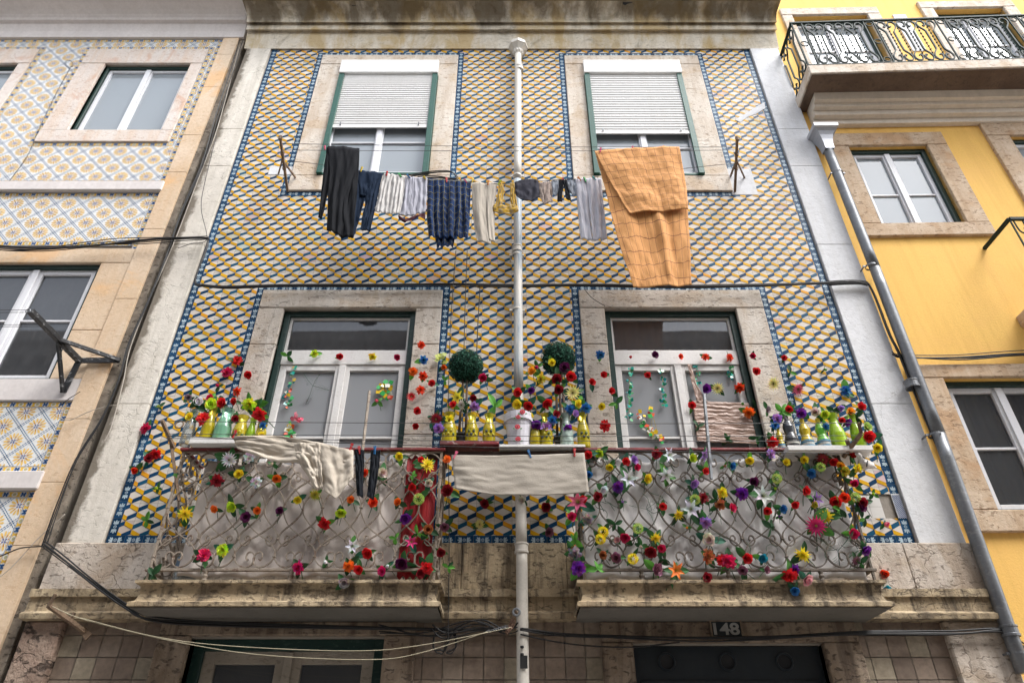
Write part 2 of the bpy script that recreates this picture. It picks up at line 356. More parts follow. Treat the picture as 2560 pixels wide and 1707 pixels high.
# ---------------------------------------------------------------- rectangles and tile patterns
def decompose(outer, holes):
    x0, x1, z0, z1 = outer
    xs = sorted({x0, x1, *[min(max(h[i], x0), x1) for h in holes for i in (0, 1)]})
    out = []
    for a, b in zip(xs, xs[1:]):
        if b - a < 1e-5: continue
        m = (a + b) / 2; zs = [(max(h[2], z0), min(h[3], z1)) for h in holes if h[0] < m < h[1] and h[2] < z1 and h[3] > z0]
        zs.sort(); c = z0
        for lo, hi in zs:
            if lo > c + 1e-5: out.append((a, b, c, lo))
            c = max(c, hi)
        if c < z1 - 1e-5: out.append((a, b, c, z1))
    return out
def clip(poly, r):
    for ax, lim, sg in ((0, r[0], 1), (0, r[1], -1), (1, r[2], 1), (1, r[3], -1)):
        out = []
        for i, p in enumerate(poly):
            q = poly[i - 1]; pi = (p[ax] - lim) * sg >= 0; qi = (q[ax] - lim) * sg >= 0
            if pi != qi:
                t = (lim - q[ax]) / (p[ax] - q[ax]); out.append((q[0] + (p[0] - q[0]) * t, q[1] + (p[1] - q[1]) * t))
            if pi: out.append(p)
        poly = out
        if len(poly) < 3: return []
    return poly
T = .14
def vary(c, k, rnd): 
    f = 1 + rnd.uniform(-k, k); return tuple(min(1, x * f) for x in c)
WHT, YEL, BLU, DKL = (.61,.56,.505), (.58,.315,.012), (.006,.040,.10), (.06,.045,.03)
G = .0011
def cube_tiles(mb, rect, X0, Z0, y):
    rnd = random.Random(int(rect[0] * 977 + rect[2] * 131) & 0xffff)
    i0, i1 = math.floor((rect[0] - X0) / T), math.ceil((rect[1] - X0) / T)
    j0, j1 = math.floor((rect[2] - Z0) / T), math.ceil((rect[3] - Z0) / T)
    e = .010
    shapes = [([(0,0),(1,0),(1,1),(0,1)], 'w'), ([(0,.5-e),(.5,.75-e),(.5,1),(0,.75+e)], 'b'), ([(.5,.75-e),(1,.5-e),(1,.75+e),(.5,1)], 'y'),
              ([(0,.25-e),(.5,0),(.5,.25+e),(0,.5+e)], 'y'), ([(.5,0),(1,.25-e),(1,.5+e),(.5,.25+e)], 'b')]
    line = [[(0,.225),(.5,-.02),(.5,.006),(0,.25)], [(.5,.724),(1,.474),(1,.50),(.5,.75)]]
    for i in range(i0, i1):
        for j in range(j0, j1):
            rr = random.Random(i * 7919 + j * 104729)
            w = vary(WHT, .07, rr); yl = vary(YEL, .18, rr)
            if rr.random() < .12: w = tuple(q * rr.uniform(.72, .9) for q in w)
            if rr.random() < .10: yl = (.66,.30,.02)
            bl = vary(BLU, .22, rr)
            if rr.random() < .35: bl = (.010,.075,.145)
            ox, oz = X0 + i * T, Z0 + j * T; s = T - 2 * G
            cell = (max(rect[0], ox + G), min(rect[1], ox + T - G), max(rect[2], oz + G), min(rect[3], oz + T - G))
            if cell[0] >= cell[1] or cell[2] >= cell[3]: continue
            tl = rr.uniform(-.0006, .0006)
            for sh, k in shapes:
                p = clip([(ox + u * T, oz + v * T) for u, v in sh], cell)
                if p: mb.poly([(a, y + tl - (.0006 if k != 'w' else 0) + (b - oz) * .006 * math.sin(i * 3.1 + j), b) for a, b in p], {'w': w, 'y': yl, 'b': bl}[k])
            for sh in line:
                p = clip([(ox + u * T, oz + v * T) for u, v in sh], cell)
                if p: mb.poly([(a, y - .0014 + tl + (b - oz) * .006 * math.sin(i * 3.1 + j), b) for a, b in p], DKL)
def leafpoly(cx, cz, ang, l, w):
    c, s = math.cos(ang), math.sin(ang)
    return [(cx + a * c - b * s, cz + a * s + b * c) for a, b in ((0,0), (l*.35,-w*.8), (l*.75,-w), (l,0), (l*.75,w), (l*.35,w*.8))]
PAL = (.42,.52,.58)
def border_tiles(mb, rect, vertical, y, w=.07, style='leaf'):
    # rect is a strip; tiles run along its long side
    x0, x1, z0, z1 = rect
    L = (z1 - z0) if vertical else (x1 - x0); n = max(1, round(L / T)); st = L / n
    for k in range(n):
        rr = random.Random(k * 37 + int(x0 * 1000) + int(z0 * 333))
        def mp(a, b):      # a along (0..st), b across (0..w)
            return (x0 + b, z0 + k * st + a) if vertical else (x0 + k * st + a, z0 + b)
        W = (x1 - x0) if vertical else (z1 - z0)
        def put(pl, col, dy):
            pts = [mp(a, b) for a, b in pl]
            ar = sum(p[0] * q[1] - q[0] * p[1] for p, q in zip(pts, pts[1:] + pts[:1]))
            if ar < 0: pts.reverse()
            mb.poly([(a, y - dy, b) for a, b in pts], col)
        if style == 'leaf':
            put([(G, G*.7), (st - G, G*.7), (st - G, W - G*.7), (G, W - G*.7)], vary((.012,.052,.115), .3, rr), 0)
            pal = vary(PAL, .12, rr)
            c = (st / 2, W / 2)
            put([(c[0] + .0125 * math.cos(a), c[1] + .0125 * math.sin(a)) for a in [i * math.pi / 5 for i in range(10)]], pal, .001)
            put([(c[0] + .0085 * math.cos(a), c[1] + .0085 * math.sin(a)) for a in [i * math.pi / 4 for i in range(8)]], (.008,.045,.12), .002)
            put([(c[0] + .004 * math.cos(a), c[1] + .004 * math.sin(a)) for a in [i * math.pi / 3 for i in range(6)]], pal, .003)
            for sg in (1, -1):
                for an, l, ww in ((0, .036, .0055), (.65, .034, .0055), (-.65, .034, .0055), (1.15, .024, .005), (-1.15, .024, .005)):
                    put(leafpoly(c[0] + sg * .019, c[1], an if sg > 0 else math.pi - an, l, ww), pal, .001)
        else:
            yl = vary((.68,.42,.07), .15, rr)
            put([(0, 0), (st, 0), (st, W), (0, W)], (.62,.60,.56), 0)
            put([(0, W*.16), (st, W*.16), (st, W*.84), (0, W*.84)], yl, .001)
            for e in (.05, .9): put([(0, W*e), (st, W*e), (st, W*(e+.05)), (0, W*(e+.05))], (.05,.12,.26), .001)
            c = (0.25 * st, W / 2)
            put([(c[0] + .024 * math.cos(a), c[1] + .02 * math.sin(a)) for a in [i * math.pi / 5 for i in range(10)]], (.64,.62,.58), .002)
            put([(c[0] + .014 * math.cos(a), c[1] + .012 * math.sin(a)) for a in [i * math.pi / 4 for i in range(8)]], (.40,.38,.22), .003)
            c = (0.75 * st, W / 2)
            put([(c[0] + .030 * math.cos(a), c[1] + .024 * math.sin(a)) for a in [i * math.pi / 5 for i in range(10)]], (.64,.62,.58), .002)
            for an in (.75, 2.4, 3.9, 5.5): put(leafpoly(c[0], c[1], an, .026, .008), (.03,.10,.26), .003)
            put(leafpoly(c[0] - .03, c[1], 0, .06, .0035), (.03,.10,.26), .003)
def rosette_tiles(mb, rect, X0, Z0, y, strong=1.0):
    i0, i1 = math.floor((rect[0] - X0) / T) - 1, math.ceil((rect[1] - X0) / T) + 1
    j0, j1 = math.floor((rect[2] - Z0) / T) - 1, math.ceil((rect[3] - Z0) / T) + 1
    for i in range(i0, i1):
        for j in range(j0, j1):
            ox, oz = X0 + i * T, Z0 + j * T; rr = random.Random(i * 31 + j * 1013)
            cell = (max(rect[0], ox + G*.5), min(rect[1], ox + T - G*.5), max(rect[2], oz + G*.5), min(rect[3], oz + T - G*.5))
            if cell[0] < cell[1] and cell[2] < cell[3]:
                mb.poly([(a, y, b) for a, b in ((cell[0], cell[2]), (cell[1], cell[2]), (cell[1], cell[3]), (cell[0], cell[3]))], vary((.70,.70,.69), .05, rr))
            def put(pl, col, dy):
                p = clip(pl, rect)
                if p: mb.poly([(a, y - dy, b) for a, b in p], col)
            if (i + j) % 2 == 0:
                yl = vary((.70,.47,.15), .1, rr)
                for k in range(14):
                    a = k * math.pi / 7
                    put(leafpoly(ox + .03 * math.cos(a), oz + .03 * math.sin(a), a, .052, .0095), yl, .0012)
                    if k % 2: put(leafpoly(ox + .02 * math.cos(a), oz + .02 * math.sin(a), a, .03, .006), (.50,.25,.05), .002)
                for k in range(4):
                    a = k * math.pi / 2 + .78; put(leafpoly(ox + .004 * math.cos(a), oz + .004 * math.sin(a), a, .02, .006), (.08,.10,.28), .0028)
                # dashed lattice: the two diagonals bounding the diamond on its upper and lower right
            if (i + j) % 2 == 1:
                for sg in (1, -1):
                    for k in range(9):
                        t0 = (k + .12) / 9; t1 = (k + .85) / 9; t = T
                        ww = .0055
                        p0, p1 = (ox + t * t0, oz + sg * t * t0), (ox + t * t1, oz + sg * t * t1)
                        for off in ((-.006, .006)):
                            q = [(p0[0] - off, p0[1] + sg * off - .005), (p1[0] - off, p1[1] + sg * off - .005), (p1[0] - off, p1[1] + sg * off + .005), (p0[0] - off, p0[1] + sg * off + .005)]
                            put(q, (.03,.10,.22) if off > 0 else (.06,.16,.30), .0012)
def plain_tiles(mb, rect, X0, Z0, y):
    t = .142
    for i in range(math.floor((rect[0] - X0) / t), math.ceil((rect[1] - X0) / t)):
        for j in range(math.floor((rect[2] - Z0) / t), math.ceil((rect[3] - Z0) / t)):
            ox, oz = X0 + i * t, Z0 + j * t; rr = random.Random(i * 313 + j * 71)
            g = .003; dy = rr.uniform(0, .002)
            c = rr.choice([(.24,.185,.145), (.28,.22,.17), (.20,.15,.115), (.25,.19,.145), (.31,.26,.19)])
            p = clip([(ox + g, oz + g), (ox + t - g, oz + g), (ox + t - g, oz + t - g), (ox + g, oz + t - g)], rect)
            if p: mb.poly([(a, y - dy, b) for a, b in p], vary(c, .1, rr))
def wall_holes(mb, outer, holes, yf, yb, mi=0):
    for r in decompose(outer, holes): mb.poly([(r[0], yf, r[2]), (r[1], yf, r[2]), (r[1], yf, r[3]), (r[0], yf, r[3])], mi=mi)
    for h in holes + []:
        a, b, c, d = h
        mb.poly([(a, yf, c), (a, yb, c), (a, yb, d), (a, yf, d)], mi=mi); mb.poly([(b, yf, c), (b, yf, d), (b, yb, d), (b, yb, c)], mi=mi)
        mb.poly([(a, yf, d), (a, yb, d), (b, yb, d), (b, yf, d)], mi=mi); mb.poly([(a, yf, c), (b, yf, c), (b, yb, c), (a, yb, c)], mi=mi)
    a, b, c, d = outer     # sides and top of the house body
    for q in ([(a, yf, c), (a, yf, d), (a, 6, d), (a, 6, c)], [(b, yf, c), (b, 6, c), (b, 6, d), (b, yf, d)], [(a, yf, d), (b, yf, d), (b, 6, d), (a, 6, d)], [(a, 6, c), (a, 6, d), (b, 6, d), (b, 6, c)]): mb.poly(q, mi=mi)
def profile_x(mb, prof, x0, x1, mi=0, ret=True):
    """extrude a (Y,Z) profile along x, closing the ends"""
    for (ya, za), (yb, zb) in zip(prof, prof[1:]): mb.poly([(x0, ya, za), (x1, ya, za), (x1, yb, zb), (x0, yb, zb)], mi=mi)
    if ret:
        mb.poly([(x0, a, b) for a, b in reversed(prof)], mi=mi); mb.poly([(x1, a, b) for a, b in prof], mi=mi)
# ================================================================ windows
def frame_rect(mb, x0, x1, z0, z1, y0, y1, wl, wr, wb, wt, **k):
    mb.box(x0, x0 + wl, y0, y1, z0, z1, **k); mb.box(x1 - wr, x1, y0, y1, z0, z1, **k)
    mb.box(x0 + wl, x1 - wr, y0 + .001, y1, z1 - wt, z1, **k); mb.box(x0 + wl, x1 - wr, y0 + .001, y1, z0, z0 + wb, **k)
def window(house, r, yf, fm, fw, sm, gm, munt=(.5,), transom=None, curtain='curtain', st=.045, mid=.05, leaves=2, label=None, room='dim', bottom=.05, cur_y=.09, topdrop=0, sides=None, depth=.5):
    x0, x1, z0, z1 = r
    mb = MB(); frame_rect(mb, x0 + .002, x1 - .002, z0 + .002, z1 - .002, yf - .03, yf + .06, fw, fw, min(fw, .03), fw)
    w = mb.build('window', fm, house, bevel=.003)
    if label: w['label'] = label
    ix0, ix1, iz0, iz1 = x0 + fw, x1 - fw, z0 + min(fw, .03), z1 - fw
    tops = iz1
    def pane(a, b, c, d, y, g=gm):
        m = MB(); m.poly([(a, y, c), (b, y, c), (b, y, d), (a, y, d)]); m.build('pane', g, w)
    if transom:
        zt0, zt1 = transom
        m = MB(); frame_rect(m, ix0, ix1, zt1, iz1, yf, yf + .045, .022, .022, .02, .022)
        m.box(ix0, ix1, yf - .012, yf + .05, zt0, zt1); m.build('transom_frame', sm, w, bevel=.002)
        pane(ix0 + .02, ix1 - .02, zt1, iz1 - .02, yf + .02, 'glass_dark'); tops = zt0
    W = (ix1 - ix0) / leaves
    for k in range(leaves):
        a, b = ix0 + k * W, ix0 + (k + 1) * W
        m = MB(); frame_rect(m, a + .001, b - .001, iz0, tops, yf + .002 * k, yf + .05, st if k == 0 else mid, mid if k < leaves - 1 else st, bottom, st)
        for q in munt:
            zq = iz0 + bottom + (tops - st - iz0 - bottom) * q; m.box(a + st, b - st, yf + .008, yf + .035, zq - .011, zq + .011)
        m.build('sash', sm, w, bevel=.003)
        pane(a + st - .01, b - st + .01, iz0 + bottom - .01, tops - st + .01, yf + .028)
    if leaves == 2:
        m = MB(); xc = (ix0 + ix1) / 2; m.box(xc - .03, xc + .03, yf - .018, yf - .001, iz0 + .01, tops - .01); m.build('meeting_stile', sm, w, bevel=.003)
    yc = yf + cur_y
    if curtain:
        m = MB(); n = 90
        m.grid(lambda u, v: Vector((ix0 - .03 + (ix1 - ix0 + .06) * u, yc + .012 * math.sin(u * 55) + .008 * math.sin(u * 23 + 1), z0 + (z1 - z0) * v * (1 - topdrop))), n, 2)
        m.build('curtain', curtain, w, smooth=True)
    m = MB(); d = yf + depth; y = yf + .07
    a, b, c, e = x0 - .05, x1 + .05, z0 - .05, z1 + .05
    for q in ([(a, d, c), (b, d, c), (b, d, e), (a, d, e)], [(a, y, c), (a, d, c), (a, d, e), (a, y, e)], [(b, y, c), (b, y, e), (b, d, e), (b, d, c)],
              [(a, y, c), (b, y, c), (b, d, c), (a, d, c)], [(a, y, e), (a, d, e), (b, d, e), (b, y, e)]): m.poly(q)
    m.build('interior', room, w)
    return w
def surround(house, r, o, mat, y0, y1, joints=(), sill=True, lintel_over=True, bev=.006, name='window_surround', sill_mat=None):
    """r outer rect, o opening; blocks with thin joints"""
    X0, X1, Z0, Z1 = r; a, b, c, d = o; j = .0025
    mb = MB()
    mb.box(X0, X1, y0, y1, d + j, Z1)
    zs = [c if sill else Z0, *joints, d]
    for lo, hi in zip(zs, zs[1:]):
        mb.box(X0, a, y0 + .002, y1, lo + j, hi - j); mb.box(b, X1, y0 + .002, y1, lo + j, hi - j)
    o_ = mb.build(name, mat, house, bevel=bev)
    if sill:
        s = MB(); s.box(X0, X1, y0 - .004, y1, Z0, c - j); s.build('window_sill', sill_mat or mat, house, bevel=bev)
    return o_
# ================================================================ HOUSE WITH CUBE TILES (centre)
XL, XR = WX(625,117), WX(1720,117); ZT, ZB = WZ(104), WZ(1250)
PL, PR = WX(568,117), WX(1786,117)
TX0, TZ0 = P(1315.8 / K, 734 / K).x, WZ(737.5 / K)
house = thing('tiled_house', 'house front of blue, yellow and white cube tiles between white pilasters, two balconies', 'house', (0, 0, 0))
UW = []
ys = -.02
ul = dict(s=(WX(741,127,ys), WX(1053,124,ys), WZ(437,ys), WZ(126,ys)), o=(WX(782,168,ys), WX(1007,168,ys), WZ(402,ys), WZ(147,ys)))
ur = dict(s=(WX(1296,127,ys), WX(1603,131,ys), WZ(438,ys), WZ(127,ys)), o=(WX(1341,172,ys), WX(1565,175,ys), WZ(403,ys), WZ(147,ys)))
ZSLAB = WZ(1331, -.42)
yt = -.025
ll = dict(s=(WX(605,665,yt), WX(1017,665,yt), ZSLAB, WZ(665,yt)), o=(WX(652,706,yt), WX(956,706,yt), ZSLAB, WZ(706,yt)))
lr = dict(s=(WX(1329,665,yt), WX(1744,665,yt), ZSLAB, WZ(665,yt)), o=(WX(1388,707,yt), WX(1691,709,yt), ZSLAB, WZ(706,yt)))
ZBAND0, ZBAND1 = ZB, WZ(1418, -.07)
gl = (WX(440,1462), WX(885,1462), 0.02, WZ(1462)); gr = (WX(1452,1478), WX(1887,1478), 0.02, WZ(1478))
mb = MB(); wall_holes(mb, (PL, PR, 0, WZ(85)), [ul['o'], ur['o'], ll['o'], lr['o'], gl, gr], .012, .35)
mb.build('wall', 'grout', house)
bw = .07
bst = []      # border strips
for w_ in (ul, ur):
    x0, x1, z0, z1 = w_['s']
    bst += [((x0 - bw, x0, z0 - bw, z1 + bw), 1), ((x1, x1 + bw, z0 - bw, z1 + bw), 1), ((x0, x1, z1, z1 + bw), 0), ((x0, x1, z0 - bw, z0), 0)]
for w_ in (ll, lr):
    x0, x1, z0, z1 = w_['s']
    bst += [((x0 - bw, x0, ZB + bw, z1 + bw), 1), ((x1, x1 + bw, ZB + bw, z1 + bw), 1), ((x0, x1, z1, z1 + bw), 0)]
bst += [((XL, XL + bw, ZB + bw, ZT), 1), ((XR - bw, XR, ZB + bw, ZT), 1), ((XL, XR, ZB, ZB + bw), 0)]
holes = [w_['s'] for w_ in (ul, ur)] + [(w_['s'][0], w_['s'][1], ZB, w_['s'][3]) for w_ in (ll, lr)] + [s for s, _ in bst]
# the patched places where tiles are missing or replaced
patches = [(WX(1668,395), WX(1735,425), WZ(448), WZ(388)), (WX(618,392), WX(672,388), WZ(402), WZ(383))]
rp = (WX(1978,1083) - .12, XR - bw - .001, WZ(1190), WZ(1134))
mb = MB()
for r in decompose((XL, XR, ZB, ZT), holes + patches + [rp]): cube_tiles(mb, r, TX0, TZ0, 0.0)
mb.build('tile_field', 'glaze', house)
mb = MB()
for s, v in bst: border_tiles(mb, s, v, 0.0)
mb.build('tile_border', 'glaze', house)
mb = MB(); mb.poly([(p.x, -.004, p.z) for p in (P(1688,276), P(1712,262), P(1742,243), P(1756,236), P(1757,250), P(1738,262), P(1716,270), P(1700,282))][::-1]); mb.build('mortar_patch', 'plaster_white', house, solid=.003)
for p in patches: mb = MB(); mb.box(p[0], p[1], -.004, .01, p[2], p[3]); mb.build('mortar_patch', 'plaster_white', house, bevel=.003)
mb = MB()
for k in range(2):
    for i in range(2): mb.poly([(a, -.001, b) for a, b in ((rp[0] + i*.1, rp[2] + k*.095), (rp[0] + i*.1 + .098, rp[2] + k*.095), (rp[0] + i*.1 + .098, rp[2] + k*.095 + .093), (rp[0] + i*.1, rp[2] + k*.095 + .093))], (.62,.6,.57))
z = rp[2]
while z < rp[3] - .01:
    for i in range(4):
        for q in range(2):
            xx = XR - bw + .004 + i * .016 + q * .008; mb.poly([(xx, -.006, z + .012 * q / 2), (xx + .008, -.006, z + .012 * q / 2), (xx + .008, -.006, z + .006 + .012 * q / 2), (xx, -.006, z + .006 + .012 * q / 2)], (.04,.08,.2))
    z += .012
mb.poly([(XR - bw, -.005, rp[2]), (XR, -.005, rp[2]), (XR, -.005, rp[3]), (XR - bw, -.005, rp[3])], (.6,.6,.6))
mb.build('replacement_tile', 'glaze', house, label='plain white and fine checked replacement tiles')
# pilasters with joints
for nm, a, b, mt in (('pilaster', PL, XL - .012, 'plaster_old'), ('pilaster', XR + .012, PR, 'plaster_white')):
    mb = MB(); zs = [ZB, WZ(930), WZ(565), WZ(385), WZ(300), WZ(112)]
    for lo, hi in zip(zs, zs[1:]): mb.box(a, b, -.025, .02, lo + .0012, hi - .0012)
    mb.build(nm, mt, house, bevel=.004)
# cornice
pr = [(0.02, WZ(113)), (-.025, WZ(112, -.025)), (-.03, WZ(107, -.03)), (-.06, WZ(88, -.06)), (-.085, WZ(72, -.085)), (-.13, WZ(68, -.13)), (-.14, WZ(54, -.14)), (-.18, WZ(51, -.18))]
y_, z_ = -.18, WZ(51, -.18)
for k in range(1, 8):
    a = k / 7 * math.pi / 2; pr.append((-.18 - .20 * (1 - math.cos(a)), z_ + .145 * math.sin(a)))
mb = MB(); CL, CR = WX(563,113), WX(1787,113)
pr2 = pr + [(0.3, pr[-1][1]), (.3, pr[0][1])]
n = 60
for (ya, za), (yb, zb) in zip(pr, pr[1:]):
    for k in range(n):
        xa, xb = CL + (CR - CL) * k / n, CL + (CR - CL) * (k + 1) / n
        mb.poly([(xa, ya, za), (xb, ya, za), (xb, yb, zb), (xa, yb, zb)])
mb.poly([(CL, a, b) for a, b in reversed(pr2)]); mb.poly([(CR, a, b) for a, b in pr2])
mb.build('cornice', 'cornice_old', house, merge=True)
mb = MB(); zt = pr[-1][1]
mb.box(CL - .02, CR + .02, -.44, .3, zt + .001, zt + .12); mb.build('cornice_edge', 'cornice_lip', house, bevel=.01)
for x, yy, r_ in ((815,9,.055), (845,12,.03), (868,14,.035), (985,20,.045), (1010,16,.02), (1440,3,.07), (1640,34,.018), (1748,24,.04)):  # flat dark decals paint the shade inside eroded holes of the cove
    yq = -.18 - .20 * max(0, (50 - yy) / 50) ** 1.6 - .012; mb = MB(); c = P(x, yy, yq); rnd_ = random.Random(x); pts = []
    for k in range(14):
        a = k * math.pi / 7; rr = r_ * rnd_.uniform(.6, 1.1); pts.append((c.x + rr * 1.2 * math.cos(a), yq + rr * .45 * math.sin(a) * -1, c.z + rr * .55 * math.sin(a)))
    mb.poly(pts); mb.build('eroded_hole_decal', 'dark', house, solid=.004)
# roof slope behind
mb = MB(); mb.poly([(CL, -.44, zt + .125), (CR, -.44, zt + .125), (CR, 3, zt + 1.2), (CL, 3, zt + 1.2)]); mb.build('roof', surf('clay roof tile', (.35,.13,.07), (.25,.1,.06), 3), house)
# upper windows with roller shutters
for k, (w_, shb) in enumerate(((ul, 293), (ur, 307))):
    surround(house, w_['s'], w_['o'], 'stone_pale', -.02, .3, joints=(), sill=True)
    a, b, c, d = w_['o']
    mq = (WZ(331 if k == 0 else 344, .03) - (c + .08)) / (d - .07 - c - .08)
    wn = window(house, w_['o'], .0, 'green2', .03, 'white_pvc', 'glass_up', munt=(mq,), curtain='curtain_pale', st=.04, mid=.045, label='upper window half covered by a white roller shutter')
    wn.modifiers.clear()
    zt_ = WZ(168, -.06); zb_ = WZ(shb, -.045)
    for sx in (a + .002, b - .066): m = MB(); m.box(sx, sx + .064, -.058, -.031, c + .003, zt_); m.build('shutter_rail', 'green2', wn, bevel=.002)
    m = MB(); m.box(a - .001, b + .001, -.075, .004, zt_ + .001, d + .006); m.build('shutter_box', 'shutter', wn, bevel=.004)
    m = MB(); nsl = 24; hh = (zt_ - zb_ - .035) / nsl
    for i in range(nsl):
        z0_ = zb_ + .035 + i * hh
        m.poly([(a + .067, -.034, z0_), (b - .067, -.034, z0_), (b - .067, -.045, z0_ + hh * .25), (a + .067, -.045, z0_ + hh * .25)])
        m.poly([(a + .067, -.045, z0_ + hh * .25), (b - .067, -.045, z0_ + hh * .25), (b - .067, -.034, z0_ + hh), (a + .067, -.034, z0_ + hh)])
    m.box(a + .067, b - .067, -.048, -.031, zb_, zb_ + .034)
    m.build('roller_shutter', 'shutter', wn)
    m = MB()
    for fx in (.12, .86): m.box(a + (b - a) * fx, a + (b - a) * fx + .012, -.062, -.049, zb_ + .03, zb_ + .075)
    m.build('shutter_stop', 'galv', wn)
# lower windows (balcony doors)
for k, w_ in enumerate((ll, lr)):
    j = (WZ(793), WZ(1000))
    surround(house, w_['s'], w_['o'], 'stone_grey', -.025, .3, joints=(j[1], j[0]), sill=False, name='door_surround')
    window(house, w_['o'], .065, 'green', .055, 'white_wood', 'glass', munt=(.18, .62), transom=(WZ(838, .065), WZ(808, .065)), curtain='curtain', st=.06, mid=.065, label='tall balcony window with grey net curtains and a glazed transom', bottom=.2, topdrop=.0 if k == 0 else .0)
# stone band under tiles and string course
mb = MB()
xs = [PL - .02, WX(520,1300), WX(1030,1300), WX(1300,1300), WX(1760,1300), WX(2080,1300), PR + .02]
z1_, z2_, z3_, z4_ = ZB - .002, WZ(1355, -.05), WZ(1372, -.06), WZ(1420, -.11)
for a, b, q in ((xs[0], xs[2] - .3, 0), (xs[2] - .3, xs[2] + .10, 1), (xs[2] + .10, xs[3], 1), (xs[3], xs[3] + .3, 1), (xs[3] + .3, xs[5], 0), (xs[5], xs[6], 0)):
    mb = MB(); mb.box(a + .0015, b - .0015, -.05, .02, z2_ + .001, z1_); mb.build('stone_band', 'stone_dirty' if q else 'stone_band', house, bevel=.006)
mb = MB()
for a, b in ((PL - .04, WX(190,1385)), (WX(190,1385), WX(1010,1385)), (WX(1010,1385), WX(1330,1385)), (WX(1330,1385), WX(2130,1385)), (WX(2130,1385), PR + .04)):
    prf = [(.02, z4_), (-.115, z4_), (-.12, z4_ + .035), (-.075, z4_ + .06), (-.07, z3_), (-.095, z3_), (-.095, z2_), (.02, z2_)]
    profile_x(mb, prf, a + .0015, b - .0015)
mb.build('string_course', 'stone_dirty', house, bevel=.004)
# ground floor
ZG = z4_ - .001
gw = []
mb = MB(); fld = decompose((PL, PR, 0, ZG), [(gl[0] - .22, gl[1] + .22, 0, ZG), (gr[0] - .22, gr[1] + .26, 0, ZG), (PL, WX(150,1450), 0, ZG), (WX(2180,1500), PR, 0, ZG)])
for r in fld: mb = MB(); plain_tiles(mb, r, WX(150,1450), WZ(1459), -.001); mb.build('wall_tiling', 'dulltile', house)
mb = MB()
mb.box(gl[0] - .22, gl[0], -.04, .3, 0, gl[3] + .003); mb.box(gl[1], gl[1] + .22, -.04, .3, 0, gl[3] + .003)
mb.box(gl[0] - .22, gl[1] + .22, -.035, .3, gl[3] + .006, ZG - .002)
mb.box(gr[0] - .22, gr[0], -.04, .3, 0, gr[3] + .003); mb.box(gr[1], gr[1] + .26, -.04, .3, 0, gr[3] + .003)
mb.box(gr[0] - .22, gr[1] + .26, -.035, .3, gr[3] + .006, ZG - .002)
mb.build('door_surround', 'stone_brown', house, bevel=.006)
mb = MB(); mb.box(PL - .02, WX(150,1450) - .004, -.05, .02, 0, ZG - .001); mb.build('corner_stone', 'rubble', house, bevel=.01)
mb = MB(); mb.box(WX(2180,1500), PR + .02, -.05, .02, 0, ZG - .001); mb.build('corner_stone', 'stone_band', house, bevel=.01)
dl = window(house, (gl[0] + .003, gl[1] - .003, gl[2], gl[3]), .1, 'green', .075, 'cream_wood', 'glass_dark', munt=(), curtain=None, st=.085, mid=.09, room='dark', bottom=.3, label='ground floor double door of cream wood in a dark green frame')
dl.name = 'door'
mb = MB(); mb.box(gr[0] + .002, gr[1] - .002, .06, .12, gr[2], gr[3] - .002); dr = mb.build('door', 'door_dark', house, bevel=.004, label='black painted door under the house number')
for fx in (.18, .5, .8):
    m = MB(); c = Vector((gr[0] + (gr[1] - gr[0]) * fx, .058, WZ(1519, .06)))
    ring = [(c.x + .055 * math.cos(a), .052, c.z + .055 * math.sin(a)) for a in [i * math.pi / 10 for i in range(21)]]
    m.tube(ring, .008, 6); m.poly([(c.x + .05 * math.cos(a), .0575, c.z + .05 * math.sin(a)) for a in [i * math.pi / 8 for i in range(16)]], mi=1)
    m.build('vent', ['door_dark', 'dark'], dr)
m = MB(); zz = WZ(1562, .06); m.box(gr[0] + .05, gr[1] - .05, .045, .0605, zz - .02, zz); m.build('rail', 'door_dark', dr, bevel=.002)
